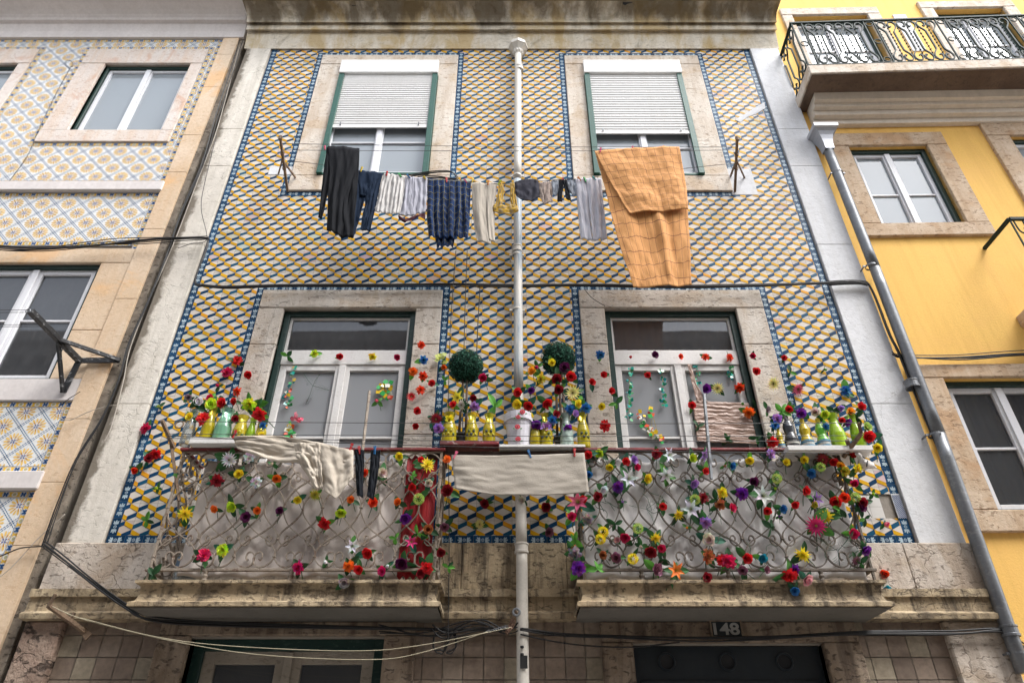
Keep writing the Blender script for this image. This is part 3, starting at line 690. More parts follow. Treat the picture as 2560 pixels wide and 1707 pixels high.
# ================================================================ BALCONIES with scroll railings
def scroll_paths():
    a = [(.63,.072),(.665,.062),(.70,.09),(.67,.122),(.57,.124),(.49,.085),(.53,.03),(.68,.006),(.88,.03),(1,.09),(.96,.15),(.78,.215),(.5,.27),(.2,.35),(.04,.44),(0,.5)]
    b = [(.20,.222),(.17,.235),(.20,.262),(.28,.255),(.30,.215),(.2,.182),(.09,.195),(.025,.235),(.06,.29),(.3,.37),(.46,.44),(.5,.5)]
    return a + [(u, 1 - w) for u, w in reversed(a[:-1])], b + [(u, 1 - w) for u, w in reversed(b[:-1])]
PA, PB = scroll_paths()
def balcony(lab, xa, xb, seed, iron):
    yf = -.38
    zb, zt = WZ(1304, yf), WZ(1040, yf); H = zt - zb
    base = thing('balcony', lab, 'balcony', ((xa + xb) / 2, 0, ZSLAB - .2), 'shallow stone balconies with scrolled iron railings')
    # slab with moulded front
    s = MB(); z0 = WZ(1392, -.43); e = .06
    prf = [(.0, z0), (-.42, z0), (-.43, z0 + .005), (-.43, z0 + .03), (-.40, z0 + .045), (-.385, z0 + .09), (-.395, ZSLAB - .025), (-.425, ZSLAB - .02), (-.425, ZSLAB), (0, ZSLAB)]
    n = len(prf)
    def ring(y, z):   # flare follows the front profile on the ends
        f = -y + .0; return f
    L0, L1 = xa - e, xb + e
    def xoff(y): return (.43 + y)
    pl = [(L0 + (0 if y == 0 else .43 + y), y, z) for y, z in prf]; prr = [(L1 - (0 if y == 0 else .43 + y), y, z) for y, z in prf]
    for i in range(1, n - 2): s.poly([pl[i], prr[i], prr[i + 1], pl[i + 1]])
    for i in range(1, n - 2):
        for q, sg in ((pl, 1), (prr, -1)):
            a, b = q[i], q[i + 1]; pts = [(a[0], 0, a[2]), a, b, (b[0], 0, b[2])]
            s.poly(pts if sg < 0 else pts[::-1])
    s.poly([pl[-2], prr[-2], (prr[-2][0], 0, ZSLAB), (pl[-2][0], 0, ZSLAB)])
    sl = s.build('slab', 'stone_dirty', base, merge=True)
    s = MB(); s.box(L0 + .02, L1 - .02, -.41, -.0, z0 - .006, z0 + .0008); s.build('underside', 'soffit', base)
    # rails
    m = MB(); m.box(xa - .03, xb + .03, yf - .014, yf + .014, zb - .022, zb - .004)
    for sx in (xa, xb): m.box(sx - .014, sx + .014, yf + .0145, -.05, zb - .02, zb - .006)
    m.build('bottom_rail', iron, base, bevel=.002)
    m = MB(); m.box(xa - .012, xb + .012, yf - .008, yf + .008, zt + .001, zt + .012)
    for sx in (xa, xb): m.box(sx - .008, sx + .008, yf + .0085, -.05, zt + .001, zt + .012)
    m.build('top_rail', iron, base, bevel=.002)
    m = MB(); m.box(xa - .03, xb + .03, yf - .025, yf + .02, zt + .0125, zt + .035)
    for sx in (xa, xb): m.box(sx - .022, sx + .022, yf + .0205, -.05, zt + .014, zt + .034)
    m.build('handrail', 'rail_red', base, bevel=.004)
    for sx in (xa, xb):
        m = MB(); m.box(sx - .009, sx + .009, yf - .009, yf + .009, ZSLAB, zt + .0005); m.build('post', iron, base, bevel=.002)
        m = MB(); m.box(sx - .009, sx + .009, -.075, -.057, ZSLAB, zt + .0005); m.build('post', iron, base, bevel=.002)
    for fx in (.2, .5, .82):
        m = MB(); c = xa + (xb - xa) * fx; m.lathe((c, yf, ZSLAB), [(.022, 0), (.014, .02), (.02, .035), (.013, .05), (.018, zb - .022 - ZSLAB)], 10); m.build('foot', iron, base)
    nc = 7; p = (xb - xa) / nc
    def bar(path, org, ax, nrm, k):
        m = MB(); pts = smooth_path([Vector((u, 0, w)) for u, w in path], 4)
        m.strip([Vector(org) + Vector(ax) * (q.x * k) + Vector((0, 0, zb + H * q.z)) + Vector(nrm) * 0 for q in pts], .0082, .015, nrm)
        m.build('scroll', iron, base)
    for i in range(nc):
        bar(PA, (xa + i * p, yf, 0), (1,0,0), (0,1,0), p)
        bar([(1 - u, w) for u, w in PA], (xa + i * p, yf + .0015, 0), (1,0,0), (0,1,0), p)
    for i in range(nc + 1):
        if i < nc: bar(PB, (xa + i * p, yf + .003, 0), (1,0,0), (0,1,0), p)
        if i > 0: bar([(-u, w) for u, w in PB], (xa + i * p, yf + .0045, 0), (1,0,0), (0,1,0), p)
    k = .30
    for sx in (xa, xb):
        for q, dx in ((PA, 0), ([(1 - u, w) for u, w in PA], .0015), (PB, .003), ([(1 - u, w) for u, w in PB], .0045)):
            bar(q, (sx + dx, yf + .01, 0), (0,1,0), (1,0,0), k)
    # rivets where the bars meet
    for i in range(nc + 1):
        for w in (.09, .235, .5, .765, .91):
            m = MB(); c = Vector((xa + i * p, yf, zb + H * w)); m.box(c.x - .011, c.x + .011, yf - .012, yf + .010, c.z - .006, c.z + .006)
            m.build('rivet', iron, base, bevel=.002)
    return base, zb, zt, yf
LXA, LXB = WX(347,1298,-.38), WX(998,1300,-.38)
RXA, RXB = WX(1340,1300,-.38), WX(2000,1300,-.38)
balL = balcony('left stone balcony whose scrolled cream railing is backed by white and red cloth', LXA, LXB, 1, 'iron_cream')
balR = balcony('right stone balcony whose scrolled railing is thickly covered with artificial flowers', RXA, RXB, 2, 'iron_brown')
ZRT = balL[2] + .035      # top of the handrails
ZRB = balL[2]
# ================================================================ LEFT HOUSE
lh = thing('rosette_tile_house', 'left neighbour house with yellow rosette and blue lattice tiles and tan stone pilaster', 'house', (-5, 0, 0))
LX0, LX1 = -9.0, WX(562,95) - .02
px0 = WX(515,92)              # inner edge of pilaster
zc = WZ(92)
w1 = dict(s=(WX(205,112,-.02), WX(478,112,-.02), WZ(325,-.02), WZ(112,-.02)), o=(WX(240,147,-.02), WX(437,147,-.02), WZ(298,-.02), WZ(145,-.02)))
w1b = dict(s=(w1['s'][0] - 2.05, w1['s'][1] - 2.05, w1['s'][2], w1['s'][3]), o=(w1['o'][0] - 2.05, w1['o'][1] - 2.05, w1['o'][2], w1['o'][3]))
x_wr = WX(235,606); w2 = dict(s=(x_wr - 1.7, x_wr + .34, WZ(922), WZ(574)), o=(x_wr - 1.3, x_wr, WZ(872), WZ(606)))
dx = WX(50,140) - w1b['o'][1]
for q in ('s', 'o'): w1b[q] = (w1b[q][0] + dx, w1b[q][1] + dx, w1b[q][2], w1b[q][3])
mb = MB(); wall_holes(mb, (LX0, LX1, 0, zc + .3), [w1['o'], w1b['o'], w2['o']], .012, .35); mb.build('wall', 'grout', lh)
bb = [WZ(443), WZ(423), WZ(1127), WZ(1086)]   # white bands
def s_border(x0, x1, z0, z1, w=.07): return [((x0, x0 + w, z0, z1), 1), ((x1 - w, x1, z0, z1), 1), ((x0 + w, x1 - w, z1 - w, z1), 0), ((x0 + w, x1 - w, z0, z0 + w), 0)]
bd = []
w_ = .062
for s in (w1['s'], w1b['s']): bd += [((s[0] - w_, s[0], s[2] - w_, s[3] + w_), 1), ((s[1], s[1] + w_, s[2] - w_, s[3] + w_), 1), ((s[0], s[1], s[3], s[3] + w_), 0), ((s[0], s[1], s[2] - w_, s[2]), 0)]
pz = [(WZ(423), zc), (WZ(565), WZ(443)), (WZ(1086), WZ(922)), (WZ(1290), WZ(1127))]
px_in = px0 - .0
rects = []
for lo, hi in pz:
    bd += [((px_in - w_, px_in, lo, hi), 1), ((LX0, px_in - w_, lo, lo + w_), 0), ((LX0, px_in - w_, hi - w_, hi), 0)]
    rects.append((LX0, px_in, lo, hi))
bd.append(((px_in - w_, px_in, WZ(922) + .001, WZ(565) - .001), 1))
bd.append(((px_in - w_, px_in, 0.5, WZ(1290) - .001), 1))
bd = [b_ for b_ in bd]
mb = MB(); hol = [w1['s'], w1b['s'], w2['s']]
allb = [b_[0] for b_ in bd]
for r in rects:
    for q in decompose(r, hol + allb):
        if q[1] > -6.8: rosette_tiles(mb, (max(q[0], -6.8), q[1], q[2], q[3]), WX(56,1042), WZ(1049), 0.0)
mb.build('tile_field', 'glaze', lh)
mb = MB()
for i, (s, v) in enumerate(bd):
    # clip horizontal strips where they cross window surrounds
    s = (max(s[0], -6.8), s[1], s[2], s[3])
    if s[1] <= s[0]: continue
    border_tiles(mb, s, v, -.0005 * (i % 3), style='gold')
mb.build('tile_border', 'glaze', lh)
for q in (0, 2): mb = MB(); mb.box(LX0, px_in + .02, -.05, .01, bb[q] + .001, bb[q + 1] - .001); mb.build('plaster_band', 'plaster_grey', lh, bevel=.005)
mb = MB(); zs = [0.5, WZ(1255), WZ(1110), WZ(965), WZ(820), WZ(690), WZ(530), WZ(400), WZ(315), WZ(205), WZ(130), zc - .001]
for lo, hi in zip(zs, zs[1:]): mb.box(px_in + .003, LX1 - .05, -.03, .02, lo + .0015, hi - .0015)
mb.build('pilaster', 'stone_tan', lh, bevel=.003)
mb = MB(); mb.box(LX1 - .05, LX1 + .02, .0, .03, 0.5, zc); mb.build('joint_mortar', surf('dirty mortar', (.16,.13,.10), (.34,.29,.23), 6, .95, 1, 30, .6, (.03,.025,.02)), lh)
mb = MB(); mb.box(LX0, px_in - w_ - .002, -.02, .02, 0, WZ(1292)); mb.build('stone_base', 'stone_pink', lh, bevel=.004)
for w_d in (w1, w1b):
    surround(lh, w_d['s'], w_d['o'], 'stone_pink', -.02, .3, sill_mat='stone_pink', bev=.005)
    window(lh, w_d['o'], .065, 'green', .035, 'white_pvc', 'glass_up', munt=(), curtain='curtain_pale', st=.04, mid=.045, label='upper window with two plain panes')
s = w2['s']; surround(lh, s, w2['o'], 'stone_tan', -.02, .3, joints=(WZ(760),), sill_mat='plaster_grey', bev=.004)
window(lh, w2['o'], .05, 'green', .04, 'white_pvc', 'glass_dark', munt=(.52,), curtain='curtain', st=.06, mid=.065, label='large window with dark reflecting panes')
mb = MB(); prl = [(.02, zc), (-.04, zc), (-.05, WZ(72, -.05)), (-.08, WZ(55, -.08)), (-.13, WZ(46, -.13))]
z_ = prl[-1][1]
for k in range(1, 8):
    a = k / 7 * math.pi / 2; prl.append((-.13 - .40 * (1 - math.cos(a)), z_ + .16 * math.sin(a)))
prl += [(-.56, prl[-1][1] + .01), (-.56, prl[-1][1] + .15), (.3, prl[-1][1] + .15), (.3, zc)]
for (ya, za), (yb, zb) in zip(prl, prl[1:]): mb.poly([(LX0, ya, za), (LX1 + .01, ya, za), (LX1 + .01, yb, zb), (LX0, yb, zb)])
mb.poly([(LX1 + .01, a, b) for a, b in prl]); mb.build('cornice', 'plaster_grey', lh, merge=True)
# ================================================================ YELLOW HOUSE
YX0 = PR + .012
yh = thing('yellow_house', 'right neighbour house with bright yellow render and a black iron balcony on top', 'house', (YX0, .03, 0))
y0 = .03
v1 = dict(s=(WX(1893,312), WX(2158,308), WZ(543), WZ(308)), o=(WX(1950,340), WX(2128,338), WZ(514), WZ(336)))
v2 = dict(s=(WX(2246,292), WX(2246,292) + 1.15, WZ(543), WZ(290)), o=(WX(2313,318), WX(2313,318) + .8, WZ(514), WZ(318)))
xo = WX(2165,868); v3 = dict(s=(xo - .27, xo + 1.25, WZ(1221), WZ(838)), o=(xo, xo + 1.0, WZ(1171), WZ(868)))
zbal = WZ(252, -.0)
d1 = dict(s=(WX(1793,52), WX(1793,52) + 1.36, zbal, WZ(18)), o=(WX(1820,38), WX(1990,35), zbal, WZ(36)))
d2 = dict(s=(WX(2100,15), WX(2100,15) + 1.5, zbal, WZ(5)), o=(WX(2142,30), WX(2142,30) + .95, zbal, WZ(26)))
d1['s'] = (d1['o'][0] - .14, d1['o'][1] + .17, zbal, d1['o'][3] + .16)
d2['s'] = (d2['o'][0] - .17, d2['o'][1] + .17, zbal, d2['o'][3] + .16)
ops = [v1['o'], v2['o'], v3['o'], d1['o'], d2['o']]
mb = MB(); wall_holes(mb, (YX0, 9.0, 0, 11.2), ops, y0, y0 + .3); mb.build('wall', 'yellow', yh)
surround(yh, v1['s'], v1['o'], 'stone_ochre', y0 - .035, y0 + .28); surround(yh, v2['s'], v2['o'], 'stone_ochre', y0 - .036, y0 + .28)
surround(yh, v3['s'], v3['o'], 'stone_ochre', y0 - .037, y0 + .28)
for q, l_ in ((d1, 'left'), (d2, 'right')): surround(yh, q['s'], q['o'], 'stone_pale', y0 - .035, y0 + .28, sill=False, name='door_surround')
for q in (v1, v2): window(yh, q['o'], y0 + .065, 'green', .05, 'white_pvc', 'glass_up', munt=(.42,), curtain='curtain_pale', st=.045, mid=.05, label='four paned white window in dark green frame')
window(yh, v3['o'], y0 + .07, 'green', .05, 'white_pvc', 'glass_dark', munt=(.48,), curtain='dark', st=.05, mid=.055, label='dark paned window at the right edge', room='dark')
for q in (d1, d2): window(yh, q['o'], y0 + .1, 'green', .05, 'white_pvc', 'glass_up', munt=(.35, .7), curtain='curtain_pale', st=.05, mid=.055, label='white glazed balcony door')
mb = MB(); xm = (d1['s'][1] + d2['s'][0]) / 2; mb.box(xm - .12, xm + .06, y0 - .012, y0 + .002, WZ(120), 10.6); mb.build('plaster_panel', 'plaster_white', yh, bevel=.003)
cx0 = WX(1853,250)
mb = MB(); za, zb_ = WZ(291), zbal
prf = [(y0, za), (-.03, za), (-.04, WZ(275,-.04)), (-.10, WZ(268,-.10)), (-.10, WZ(255,-.10)), (-.16, WZ(251,-.16)), (-.16, WZ(238,-.16)), (-.21, WZ(232,-.21)), (-.24, zb_ - .014), (y0, zb_ - .014)]
zz = za; fx = []
for a, b in prf: zz = max(zz, min(b, zb_ - .014)); fx.append((a, zz))
for (a_, b_), (c_, d_) in zip(fx, fx[1:]): mb.poly([(cx0, a_, b_), (9, a_, b_), (9, c_, d_), (cx0, c_, d_)])
mb.poly([(cx0, a, b) for a, b in reversed(fx)]); mb.build('cornice', 'cornice_tan', yh, merge=True)
# its balcony
by = YofZ(174, zbal); zst = WZ(155, by); bxl = WX(2029 / K, 174 / K, by)
yb = thing('balcony', 'long balcony with black scrolled iron railing high on the yellow house', 'balcony', (YX0, .03, zbal))
mb = MB(); mb.box(bxl - .03, 9, by - .03, y0 + .15, zbal + .001, zst); mb.build('slab', 'stone_pale', yb, bevel=.008)
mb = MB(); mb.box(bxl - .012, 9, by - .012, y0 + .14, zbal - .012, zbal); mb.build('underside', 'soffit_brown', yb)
zr0, zr1 = zst + .045, WZ(61 / K, by); H2 = zr1 - zr0
m = MB(); m.box(bxl - .02, 7, by - .015, by + .015, zr1, zr1 + .03); m.box(bxl - .015, bxl + .015, by + .016, y0 - .003, zr1 + .001, zr1 + .029); m.build('handrail', 'iron_black', yb, bevel=.004)
m = MB(); m.box(bxl, 7, by - .012, by + .012, zr0 - .02, zr0 - .002); m.box(bxl - .012, bxl + .012, by + .013, y0 - .003, zr0 - .019, zr0 - .003); m.build('bottom_rail', 'iron_black', yb, bevel=.003)
def ip(pts, org, ax, nrm, k, w=.015, d=.016, name='scroll'):
    m = MB(); m.strip([Vector(org) + Vector(ax) * (q.x * k) + Vector((0, 0, zr0 + H2 * q.z)) for q in smooth_path([Vector((u, 0, w_)) for u, w_ in pts], 4)], w, d, nrm)
    m.build(name, 'iron_black', yb)
LY = [(.30,.86),(.38,.84),(.43,.89),(.36,.955),(.16,.965),(.04,.90),(.10,.82),(.26,.74),(.30,.68),(.30,.32),(.26,.26),(.10,.18),(.04,.10),(.16,.035),(.36,.045),(.43,.11),(.38,.16),(.30,.14)]
x = bxl; u = .235
posts = [bxl, bxl + .13]
i = 0; x = bxl + .14
while x < 6.6:
    for k in range(3):
        q = LY; ip(q, (x, by, 0), (1,0,0), (0,1,0), u); ip([(1 - a, b) for a, b in q], (x, by + .002, 0), (1,0,0), (0,1,0), u)
        for f in (0, .5):
            m = MB(); h = 26
            m.strip([(x + u * f + .0, by, zr0 + H2 * (.04 + .92 * t / h)) for t in range(h + 1)], .007, .007, (0,1,0))
            for t in range(3, h - 2, 2):
                c = (x + u * f, by, zr0 + H2 * t / h); m.lathe(c, [(.0, -.014), (.013, 0), (.0, .014)], 6)
            m.build('twisted_bar', 'iron_black', yb, smooth=False)
        x += u
    for dx_ in (.02, .14):
        m = MB(); m.box(x + dx_ - .008, x + dx_ + .008, by - .008, by + .008, zr0 - .02, zr1); m.build('post', 'iron_black', yb, bevel=.002)
    for w_h in (.07, .5, .93):
        m = MB(); c = Vector((x + .08, by, zr0 + H2 * w_h)); m.strip([(c.x + .04 * math.cos(a), by, c.z + .04 * math.sin(a)) for a in [i_ * math.pi / 10 for i_ in range(21)]], .008, .012, (0,1,0)); m.build('ring', 'iron_black', yb)
    x += .16; i += 1
for dx_ in (0, .12):
    m = MB(); m.box(bxl + dx_ - .009, bxl + dx_ + .009, by - .009, by + .009, zst, zr1); m.build('post', 'iron_black', yb, bevel=.002)
m = MB(); c = Vector((bxl + .06, by, zr0 + H2 * .5)); m.strip([(c.x + .045 * math.cos(a), by, c.z + .045 * math.sin(a)) for a in [i_ * math.pi / 10 for i_ in range(21)]], .008, .012, (0,1,0)); m.build('ring', 'iron_black', yb)
for k in range(2):
    ip(LY, (bxl, by + .03 + k * .235, 0), (0,1,0), (1,0,0), .22); ip([(1 - a, b) for a, b in LY], (bxl + .002, by + .03 + k * .235, 0), (0,1,0), (1,0,0), .22)
yh.rotation_euler.z = -.02; yb.rotation_euler.z = -.036
# second balcony fragment at the right edge
fb = thing('balcony', 'corner of a dark green iron balcony cut by the right edge of the photo', 'balcony', (WX(2330,500,-.35), 0, WZ(560,-.3)))
m = MB(); a = P(2318,503,-.42); zf = a.z
m.obox(a, (a.x + 1.4, a.y, a.z), .03, .03); m.obox(a, (a.x, .0, a.z), .03, .03); m.build('handrail', 'iron_black', fb)
for k in range(8):
    m = MB(); s_ = smooth_path([(a.x + .03 + k*.16, a.y, zf - .02), (a.x + .04 + k*.16, a.y, zf - .16), (a.x + .10 + k*.16, a.y, zf - .19), (a.x + .12 + k*.16, a.y, zf - .14), (a.x + .09 + k*.16, a.y, zf - .12)], 5); m.strip(s_, .008, .012, (0,1,0)); m.build('scroll', 'iron_black', fb)
for k in range(12):
    m = MB(); m.box(a.x + k * .12 - .006, a.x + k * .12 + .006, a.y - .006, a.y + .006, zf - .85, zf); m.build('bar', 'iron_black', fb)
m = MB(); m.box(a.x - .04, a.x + 1.5, a.y - .04, y0, zf - .98, zf - .86); m.build('slab', 'stone_ochre', fb, bevel=.006)
# ================================================================ street, opposite side
mb = MB(); mb.poly([(-60,-60,0), (60,-60,0), (60,60,0), (-60,60,0)]); struct('street', mb, 'asphalt')
mb = MB(); mb.box(-12, 12, -1.2, 0.01, .004, .12); struct('pavement', mb, 'pavement')
op = thing('opposite_house', 'shaded pale house front across the street, seen only as reflections in the window panes', 'house', (0, -7.2, 0))
OY = -7.2; OH = 10.0
mb = MB(); hs = []
for k in range(-5, 6):
    for zz in (1.0, 4.3, 7.5): hs.append((k * 2.1 - .5, k * 2.1 + .5, zz, zz + 1.9))
for r in decompose((-14, 14, 0, OH), hs): mb.poly([(r[0], OY, r[2]), (r[0], OY, r[3]), (r[1], OY, r[3]), (r[1], OY, r[2])])
mb.box(-14, 14, OY - 4, OY - .3, 0, OH); mb.build('wall', 'opp', op)
for h in hs:
    m = MB(); m.box(h[0], h[1], OY - .2, OY - .1, h[2], h[3]); w_o = m.build('window', 'dim', op)
    m = MB(); frame_rect(m, h[0] - .15, h[1] + .15, h[2] - .15, h[3] + .15, OY - .1, OY + .04, .15, .15, .15, .15); m.build('frame', 'opp_trim', w_o)
m = MB(); m.box(-14, 14, OY - .3, OY + .45, OH, OH + .25); m.box(-14, 14, OY - .3, OY + .25, OH - .25, OH - .001); m.box(-14, 14, OY - .3, OY + .07, 3.75, 3.9)
for k in range(-30, 31): m.box(k * .45 - .07, k * .45 + .07, OY, OY + .24, OH - .5, OH - .251)
m.build('cornice', 'opp_trim', op)
# ================================================================ DRAINPIPES
def pipe_run(name, label, pts, r, mats, hopper=None, collars=(), clamps=(), parts_m='pipe'):
    t = thing(name, label, 'drainpipe', tuple(pts[-1]))
    for i, (a, b) in enumerate(zip(pts, pts[1:])):
        m = MB(); n = 8; m.tube([Vector(a).lerp(Vector(b), k / n) for k in range(n + 1)], r, 20); m.build('pipe', mats[i % len(mats)], t, smooth=True)
    for c in collars:
        m = MB(); c = Vector(c); m.lathe(c, [(r + .001, -.03), (r + .010, -.028), (r + .010, -.012), (r + .006, -.008), (r + .006, .03), (r + .011, .034), (r + .011, .045), (r + .001, .048)], 20); m.build('collar', mats[-1], t, smooth=False)
    for c in clamps:
        c = Vector(c); m = MB(); m.lathe(c, [(r + .001, -.009), (r + .005, -.009), (r + .005, .009), (r + .001, .009)], 20)
        m.box(c.x - r - .03, c.x - r - .002, c.y - .006, c.y + .006, c.z - .009, c.z + .009); m.box(c.x + r + .002, c.x + r + .03, c.y - .006, c.y + .006, c.z - .009, c.z + .009)
        m.box(c.x - r - .026, c.x - r - .016, c.y + .006, 0.0, c.z - .006, c.z + .006); m.box(c.x + r + .016, c.x + r + .026, c.y + .006, 0.0, c.z - .006, c.z + .006)
        m.build('clamp', parts_m, t)
    return t
PY = -.10
a, b, c, d, e = P(1190,125,PY), P(1189,560,PY), P(1191,905,PY), P(1198,1250,-.14), P(1202,1640,-.16)
dp = pipe_run('drainpipe', 'cream drainpipe down the middle of the tiled house, blue grey paint showing in places', [a, P(1189,415,PY), c, d, e], .042,
    ['pipe', 'pipe_worn', 'pipe', 'pipe'], collars=[P(1188,575,PY), P(1198,1262,-.14), P(1193,160,PY)], clamps=[P(1188,405,PY), P(1187,586,PY), P(1188,712,PY)])
m = MB(); c0 = Vector((a.x, a.y, a.z))
m.lathe(c0, [(.042, -.02), (.055, 0), (.065, .03), (.06, .05), (.075, .07), (.115, .11), (.125, .115), (.125, .17), (.118, .172), (.10, .16)], 8); m.build('hopper', 'pipe', dp, bevel=.003)
m = MB()
for k in range(10):
    an = k * math.pi / 5; q = c0 + Vector((.052 * math.cos(an), .052 * math.sin(an), .03)); m.lathe(q, [(0, -.035), (.014, -.02), (.018, .005), (.012, .03), (0, .035)], 8)
m.build('gadroon', 'pipe', dp, smooth=True)
m = MB()     # stickers and string on the pipe, bottom
cc = P(1201,1500,-.16)
m.box(cc.x - .02, cc.x + .03, cc.y - .047, cc.y - .044, cc.z - .10, cc.z - .02, (.02,.02,.02)); m.lathe(P(1199,1502,-.2), [(0, -.01), (.012, -.006), (.012, .006), (0, .01)], 8, (.02,.02,.02)); m.lathe(P(1199,1485,-.2), [(0, -.01), (.012, -.006), (.012, .006), (0, .01)], 8, (.02,.02,.02))
m.build('black_sticker', 'petal', dp)
GY = -.10
g0, g1, g2, g3 = P(1902,345,GY), P(2010,617,GY), P(2157,998,GY), P(2352,1545,GY)
gp = pipe_run('drainpipe', 'grey zinc drainpipe with square hopper between white pilaster and yellow house', [g0, g1, g2, g3], .05, ['galv'],
    collars=[P(2095,885,GY), P(2320,1452,GY)], clamps=[P(1924,398,GY), P(2001,612,GY), P(2148,999,GY), P(2338,1500,GY)], parts_m='galv')
m = MB(); t_, l_ = P(1892,292,GY), .0; z1 = P(1890,287,-.2).z; z0 = g0.z - .02
rings = []
for k in range(7):
    f = k / 6; hw = .05 + .085 * (1 - math.cos(f * math.pi / 2)) ; zz = z0 + (z1 - .05 - z0) * math.sin(f * math.pi / 2)
    rings.append([(g0.x - hw, GY - hw, zz), (g0.x + hw, GY - hw, zz), (g0.x + hw, min(GY + hw, .0), zz), (g0.x - hw, min(GY + hw, .0), zz)])
rings.append([(x, y, z1) for x, y, z in rings[-1]])
for r0, r1 in zip(rings, rings[1:]):
    for k in range(4): m.poly([r0[k], r0[(k + 1) % 4], r1[(k + 1) % 4], r1[k]])
m.poly([(x, y, z - .01) for x, y, z in rings[-1]]); m.build('hopper', surf('new zinc', (.42,.43,.46), (.36,.37,.40), 3, .4, .05, 40, metal=.4), gp)
# ================================================================ CABLES
def cable(name, label, pts, n=1, spread=.012, r=.0045, mat='cable', wob=.01, seg=8, seed=0, cat='cable', group=None):
    rnd = random.Random(seed); m = MB(); base = smooth_path(pts, seg)
    for k in range(n):
        ph = [rnd.uniform(0, 6) for _ in range(4)]; ox, oz, oy = (rnd.uniform(-1, 1) * spread for _ in range(3)); f1, f2 = rnd.uniform(1, 3), rnd.uniform(3, 7)
        L = len(base); out = []
        for i, q in enumerate(base):
            t = i / L * max(2, L / 40); w = wob if n > 1 else wob * .3
            out.append(q + Vector((ox + w * math.sin(f1 * t + ph[0]), -abs(oy) - .004, oz + w * (math.sin(f1 * t * 2 + ph[1]) + .5 * math.sin(f2 * t + ph[2])))))
        m.tube(out, r * rnd.uniform(.7, 1.25), 5)
    o = m.build(name, mat, smooth=True); tag(o, label, cat, group); return o
def pp(l, Y): return [P(x, y, Y) for x, y in l]
cable('cable_bundle', 'thick bundle of black cables running level across the tiled house above the balcony windows', pp([(450,655),(520,661),(640,658),(900,657),(1035,656),(1190,659),(1330,657),(1560,660),(1740,657),(1900,652),(1960,650),(1992,655)], -.07), 7, .014, .0062, wob=.007, seed=1)
cable('cable_bundle', 'black cables bending down beside the zinc drainpipe along the white pilaster', pp([(1900,654),(1975,652),(2000,668),(2040,770),(2062,815),(2115,945),(2190,1120),(2260,1290),(2300,1400),(2312,1455),(2352,1490)], -.06), 5, .018, .0062, wob=.008, seed=2)
cable('cable_bundle', 'black cables crossing the yellow house level above its stone lintel', [P(2050,812,-.07), P(2075,820,-.06), P(2200,822,-.03), P(2352,812,-.05), P(2480,812,-.06)], 5, .016, .0062, wob=.01, seed=3)
cable('cable_bundle', 'black cables sagging across the rosette tiles of the left house', pp([(-120,556),(0,570),(120,572),(230,562),(320,556),(400,550),(478,549)], -.09), 6, .028, .006, wob=.014, seed=4)
cable('cable_bundle', 'short black cables dropping down the border tiles beside the left pilaster', pp([(480,548),(474,575),(458,615),(448,650),(460,657)], -.08), 4, .012, .0062, wob=.006, seed=5)
cable('cable_bundle', 'slim dark cables following the joint between left house and tiled house', pp([(556,95),(540,150),(502,265),(468,380),(420,490),(385,590),(345,690),(300,790),(278,870),(240,960),(180,1060),(140,1160),(107,1255)], -.06), 3, .02, .005, wob=.014, seed=6)
cable('cable', 'pale cable following the joint beside the tan pilaster', pp([(548,110),(500,290),(460,400),(400,560),(310,775),(285,880),(258,980),(240,1015)], -.05), 1, 0, .005, 'cable_grey', .03, seed=7)
cable('cable', 'thin black cable hanging loosely over the left white pilaster', pp([(497,312),(470,420),(462,480),(475,550),(440,560),(410,570)], -.08), 1, 0, .004, wob=.01, seed=8)
cable('cable_bundle', 'black cables slanting down from left joint to beneath the left balcony', [P(105,1252,-.08), P(150,1285,-.1), P(220,1340,-.14), P(300,1395,-.16), P(345,1418,-.16), P(480,1430,-.12), P(800,1440,-.08), P(1150,1448,-.09)], 4, .015, .0062, wob=.008, seed=9)
cable('cable', 'black cable running to the left edge from the corner joint', [P(108,1254,-.07), P(50,1258,-.07), P(0,1277,-.08), P(-60,1290,-.08)], 1, 0, .006, wob=.004, seed=10)
cable('cable_bundle', 'black cables running under the right balcony past the house number', [P(1195,1443,-.21), P(1300,1455,-.12), P(1480,1462,-.09), P(1640,1466,-.09), P(1800,1462,-.09), P(2000,1452,-.08), P(2180,1452,-.08), P(2300,1447,-.09), P(2330,1480,-.1), P(2360,1510,-.12)], 4, .012, .006, wob=.008, seed=11)
cable('cable', 'lower slack black cable between middle tiles and right door', [P(1195,1455,-.2), P(1330,1482,-.1), P(1450,1484,-.1), P(1560,1476,-.1)], 1, 0, .005, wob=.01, seed=12)
cable('cable', 'long thin black cable hanging vertically beside the blue border left of the drainpipe', [P(1046,575,-.12), P(1040,660,-.12), P(1032,800,-.1), P(1030,1000,-.1), P(1032,1250,-.12), P(1030,1440,-.14), P(1032,1480,-.14)], 1, 0, .0045, wob=.01, seed=13)
cable('cable', 'second thin black cable hanging straight down beside the left topiary ball', [P(1073,575,-.1), P(1068,700,-.08), P(1065,850,-.06), P(1063,1000,-.06)], 1, 0, .004, wob=.006, seed=14)
cable('cable', 'thin looped black cable hanging below the cable bundle above the left topiary ball', [P(1098,662,-.06), P(1102,658,-.06), P(1100,700,-.05), P(1097,760,-.05), P(1094,850,-.04)], 1, 0, .004, wob=.006, seed=15)
th = [i * math.pi / 9 for i in range(19)]
cable('cable_coil', 'tangled coil of black cable hanging on the beige tiles left of the drainpipe', [P(1030 + 28 * math.sin(a) - 8, 1475 + 26 * math.cos(a), -.1) for a in th] + pp([(1040,1455),(1090,1432),(1130,1440),(1085,1450),(1020,1462),(990,1440)], -.12), 2, .01, .0055, wob=.01, seed=16, cat='cable coil')
